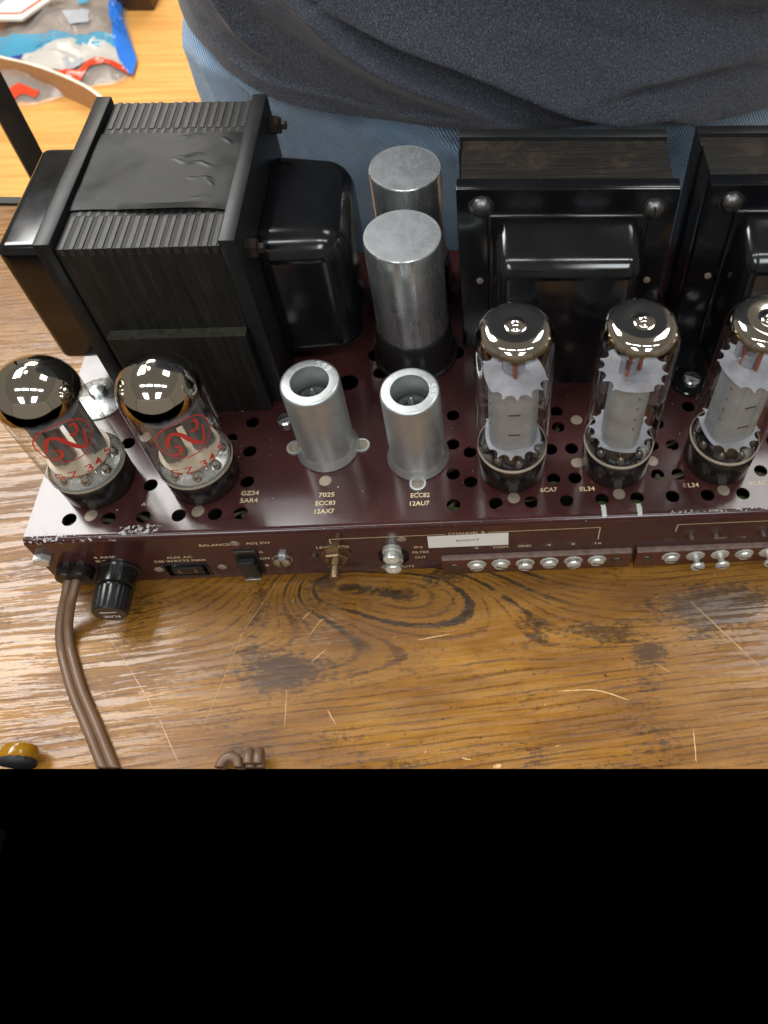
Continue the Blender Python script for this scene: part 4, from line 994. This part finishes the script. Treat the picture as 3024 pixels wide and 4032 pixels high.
mb = MB(); v = []; f = []; nt = len(ths); nz = len(zs)
for th in ths:
    sx_, sy_ = sup(th, A0, B0); xx = PX+sx_; zh = interp(HEM, xx) if math.sin(th) < 0.2 else 40
    nx_, ny_ = sx_/A0**2, sy_/B0**2; L = math.hypot(nx_, ny_); nx_, ny_ = nx_/L, ny_/L
    for zq in zs:
        z = zh+zq; h = fold(xx, z) if (z < 190 and math.sin(th) < 0) else 0
        k = max(0, (z-150)/420); gx = 1-0.05*k if k < 0.75 else 1-0.05*k-(k-0.75)*1.6
        swell = 10*math.sin(min(1, max(0, (z-20)/260))*PI*0.6) if sy_ < 0 else 0
        swell *= max(0, -ny_)*min(1, max(0, (z-105)/60))
        v.append((xx*1.0-PX if False else sx_*gx+nx_*h, sy_*max(0.3, gx)+ny_*(h+swell), z-FZ))
for i in range(nt):
    j = (i+1) % nt
    for k in range(nz-1): f.append((i*nz+k, j*nz+k, j*nz+k+1, i*nz+k+1))
f.append(tuple(i*nz+nz-1 for i in range(nt)))
k0 = len(v)                                            # turned-in hem
for i, th in enumerate(ths):
    p = v[i*nz]; L = math.hypot(p[0], p[1]); v.append((p[0]*(1-2.2/L), p[1]*(1-2.2/L), p[2]+0.6)); v.append((p[0]*(1-2.6/L), p[1]*(1-2.6/L), p[2]+12))
for i in range(nt):
    j = (i+1) % nt; f += [(i*nz, k0+2*i, k0+2*j, j*nz), (k0+2*i, k0+2*i+1, k0+2*j+1, k0+2*j)]
mb.add(v, f); mb.xf(nearer); mb.build('t_shirt', M['shirt'], person, 70)
mb = MB(); v = []; f = []; ths2 = [2*PI*i/220 for i in range(220)]; zq = [95-3.0*i for i in range(110)]
JF = [(70, 70), (90, 30), (110, -5), (140, -60)]
JG = [(155, 40), (172, 20), (200, -8), (235, -40)]
for th in ths2:
    for z in zq:
        sx_, sy_ = sup(th, A0+4-14*min(1, max(0, (z-22)/16)), B0-9); h = 0
        if sy_ < 0:
            d, sg, t = sdist(JG, sx_+PX, z); h += (-15*(1-math.exp(-(d/9.0)))*math.exp(-d/90) if sg > 0 else 0) + (3.0*math.exp(-(d/4.0)**2))
            for ln in ([(8, 60), (30, 10), (52, -60)], [(14, 75), (44, 40), (78, 5)], [(10, 30), (20, -30), (28, -80)]):
                d, sg, t = sdist(ln, sx_+PX, z); h += 4.2*math.exp(-(d/5.0)**1.6)
            h += 2.0*noise.noise((sx_*0.02, z*0.03, 1.0))
        L = math.hypot(sx_, sy_); v.append((sx_*(1+h/L), sy_*(1+h/L), z-FZ))
n_ = len(zq)
for i in range(220):
    j = (i+1) % 220
    for k in range(n_-1): f.append((i*n_+k, i*n_+k+1, j*n_+k+1, j*n_+k))
f.append(tuple(i*n_ for i in range(220))); f.append(tuple(i*n_+n_-1 for i in reversed(range(220))))
mb.add(v, f)
for sg in (-1, 1):                                    # trouser legs
    v = []; f = []
    prof = [(-200, 118, 128), (-260, 110, 118), (-350, 84, 92), (-430, 74, 80), (-620, 62, 70), (-790, 60, 66)]
    for (z, ra, rb) in prof:
        for i in range(40):
            x_, y_ = sup(2*PI*i/40, ra, rb, 2.2); v.append((sg*(116)+x_, y_, z-FZ))
    for k in range(len(prof)-1):
        for i in range(40): f.append((k*40+i, k*40+(i+1) % 40, (k+1)*40+(i+1) % 40, (k+1)*40+i))
    f.append(tuple(range(40))); f.append(tuple((len(prof)-1)*40+i for i in reversed(range(40))))
    mb.add(v, f)
mb.xf(nearer); mb.build('jeans', M['denim'], person, 70)
for sg in (-1, 1):
    q = MB(); q.box(sg*105-44, sg*105+44, -170, 70, 0.5, 55, 18, 4); q.build('shoe', M['rubber'], person)

# ------------------------------------------------------------------ things beyond the desk
q = MB(); q.box(-7.6, 7.6, -7.6, 7.6, 0.2, 900, 0.8); q.rot(0.62)
o = q.build('metal_post', M['post'], None, 35, (-107.5, 330, FZ)); tag(o, 'black square metal post rising behind the left end of the desk', 'post')
o = MB().box(-45, 45, -40, 40, 0.3, 430, 4).rot(0.0).build('furniture_leg', M['dark_wood'], None, 35, (-655, 2030, FZ)); tag(o, 'dark wooden furniture leg on the honey coloured floor', 'furniture leg')

bag = thing('plastic_bag', 'crumpled clear plastic bag with blue and red printing on the floor', 'plastic bag', (-760, 1790, FZ))
BX, BY = -760, 1790
out = [(-828, 1556), (-773, 1572), (-677, 1630), (-613, 1654), (-604, 1718), (-612, 1776), (-650, 1889), (-684, 2001), (-705, 2060), (-760, 2110), (-900, 2110), (-980, 2050), (-1000, 1900), (-985, 1760), (-930, 1650), (-880, 1590)]
def inside_scale(n=96, m=24):
    P = spline([(x-BX, y-BY, 0) for x, y in out]+[(out[0][0]-BX, out[0][1]-BY, 0)], 6); return P[:-1]
OUT = inside_scale()
def bag_h(x, y, u): return 4+(1-u**3)*(34+26*noise.noise((x*0.012, y*0.012, 2)))+(12*abs(noise.noise((x*0.03, y*0.025, 7)))+5*abs(noise.noise((x*0.07, y*0.06, 1))))*(1-u**6)
v = [(0, 0, bag_h(0, 0, 0))]; f = []; mr = 26; nn = len(OUT)
for k in range(1, mr+1):
    u = k/mr
    for p in OUT: x, y = p.x*u, p.y*u; v.append((x, y, max(1.0, bag_h(x, y, u))))
for i in range(nn):
    f.append((0, 1+i, 1+(i+1) % nn))
    for k in range(mr-1): a, b = 1+k*nn, 1+(k+1)*nn; f.append((a+i, b+i, b+(i+1) % nn, a+(i+1) % nn))
mb = MB(); mb.add(v, f); mb.build('film', M['film'], bag, 25)
mb = MB(); vv = [(x*0.9, y*0.9, max(0.6, z*0.72-3)) for x, y, z in v]; mb.add(vv, f); mb.build('contents', M['parcel'], bag, 25)
def ufrac(x, y):
    a = math.atan2(y, x); best = min(OUT, key=lambda p: abs((math.atan2(p.y, p.x)-a+PI) % (2*PI)-PI)); return min(1, math.hypot(x, y)/best.length)
def patch(poly, mat, dz=3, name='printed_band'):
    me = curve_mesh([[(x-BX, y-BY) for x, y in poly]]); bm = bmesh.new(); bm.from_mesh(me); bpy.data.meshes.remove(me)
    bmesh.ops.triangulate(bm, faces=bm.faces[:])
    for _ in range(3):
        ed = [e for e in bm.edges if e.calc_length() > 14]
        if ed: bmesh.ops.subdivide_edges(bm, edges=ed, cuts=1)
        bmesh.ops.triangulate(bm, faces=bm.faces[:])
    for p in bm.verts: p.co.z = max(2.0, bag_h(p.co.x, p.co.y, ufrac(p.co.x, p.co.y)))+dz
    mb = MB(); mb.bm(bm); mb.build(name, M[mat], bag, 25)
patch([(-960, 1811), (-850, 1811), (-761, 1813), (-652, 1810), (-645, 1772), (-713, 1760), (-764, 1735), (-810, 1700), (-930, 1730)], 'film_sky', 2.5)
patch([(-852, 1694), (-846, 1723), (-805, 1730), (-747, 1776), (-712, 1761), (-705, 1794), (-681, 1777), (-645, 1772), (-612, 1703), (-704, 1700), (-741, 1652), (-808, 1660)], 'film_white', 4.0)
patch([(-754, 1697), (-714, 1712), (-709, 1684), (-731, 1653)], 'grey_print', 5.5)
patch([(-884, 1717), (-851, 1720), (-852, 1692)], 'film_navy', 5)
patch([(-762, 1640), (-736, 1657), (-709, 1662), (-700, 1704), (-670, 1703), (-606, 1698), (-602, 1677), (-662, 1685), (-690, 1674), (-701, 1635), (-734, 1624)], 'film_red', 5.5)
patch([(-866, 1599), (-838, 1622), (-785, 1597), (-793, 1577), (-826, 1590), (-846, 1570)], 'film_red', 3)
patch([(-886, 1968), (-849, 1934), (-885, 1931)], 'film_sky', 4); patch([(-800, 2000), (-762, 1996), (-767, 1974), (-793, 1975)], 'film_sky', 4)
patch([(-716, 1995), (-690, 1996), (-674, 1925), (-640, 1845), (-612, 1778), (-596, 1735), (-592, 1668), (-612, 1690), (-630, 1717), (-656, 1784), (-674, 1854), (-702, 1922)], 'film_blue', 7, 'zip_strip')
patch([(-800, 1890), (-740, 1905), (-735, 1870), (-775, 1850)], 'grey_print', 4)
bx = thing('shipping_box', 'white shipping box with red border line on top of the plastic bag', 'box', (-950, 1990, FZ+50))
q = MB(); q.prism([(-60, 0), (63, -16+0), (130, 110), (-60, 130)], 0, 40); 
q = MB(); q.prism([(-130, -136), (63, -138), (128, 8), (-130, 10)], 0, 6); q.build('box_body', M['box_white'], bx)
def strip(pts, wd, z):
    mb = MB()
    for (a, b), (c, d) in zip(pts, pts[1:]):
        L = math.hypot(c-a, d-b); px, py = -(d-b)/L*wd/2, (c-a)/L*wd/2
        mb.add([(a+px, b+py, z), (c+px, d+py, z), (c-px, d-py, z), (a-px, b-py, z)], [(0, 1, 2, 3)])
    return mb
strip([(-130, -108), (52, -110), (104, 4)], 9, 6.3).build('border_line', M['box_red'], bx)
q = MB(); q.add([(-130, -75, 6.4), (-18, -78, 6.4), (4, -20, 6.4), (-130, -16, 6.4)], [(0, 1, 2, 3)]); q.build('printed_panel', M['grey_print'], bx)
cs = thing('cardboard_strip', 'curved brown cardboard strip standing on edge across the floor', 'cardboard', (-740, 1600, FZ))
path = spline([(-1010, 1740, 0), (-940, 1699, 0), (-873, 1668, 0), (-815, 1645, 0), (-751, 1612, 0), (-685, 1569, 0), (-636, 1530, 0), (-590, 1480, 0), (-560, 1430, 0)], 5)
v = []; f = []
for i, p in enumerate(path):
    d = (path[min(i+1, len(path)-1)]-path[max(i-1, 0)]).normalized(); q_ = Vector((-d.y, d.x, 0))
    for o2, z in ((-4, 1), (-4, 62), (4, 62), (4, 1)): v.append((p.x+740+q_.x*o2, p.y-1600+q_.y*o2, z))
n = len(path)
f1 = [(4*i+a, 4*i+4+a, 4*i+4+(a+1) % 4, 4*i+(a+1) % 4) for i in range(n-1) for a in (0, 2, 3)]+[(0, 1, 2, 3), (4*n-4, 4*n-1, 4*n-2, 4*n-3)]
mb = MB(); mb.add(v, f1); mb.build('cardboard_wall', M['cardboard'], cs)
mb = MB(); mb.add([(x, y, z+0.4) for x, y, z in v], [(4*i+1, 4*i+5, 4*i+6, 4*i+2) for i in range(n-1)]); mb.build('cut_edge', M['card_white'], cs)
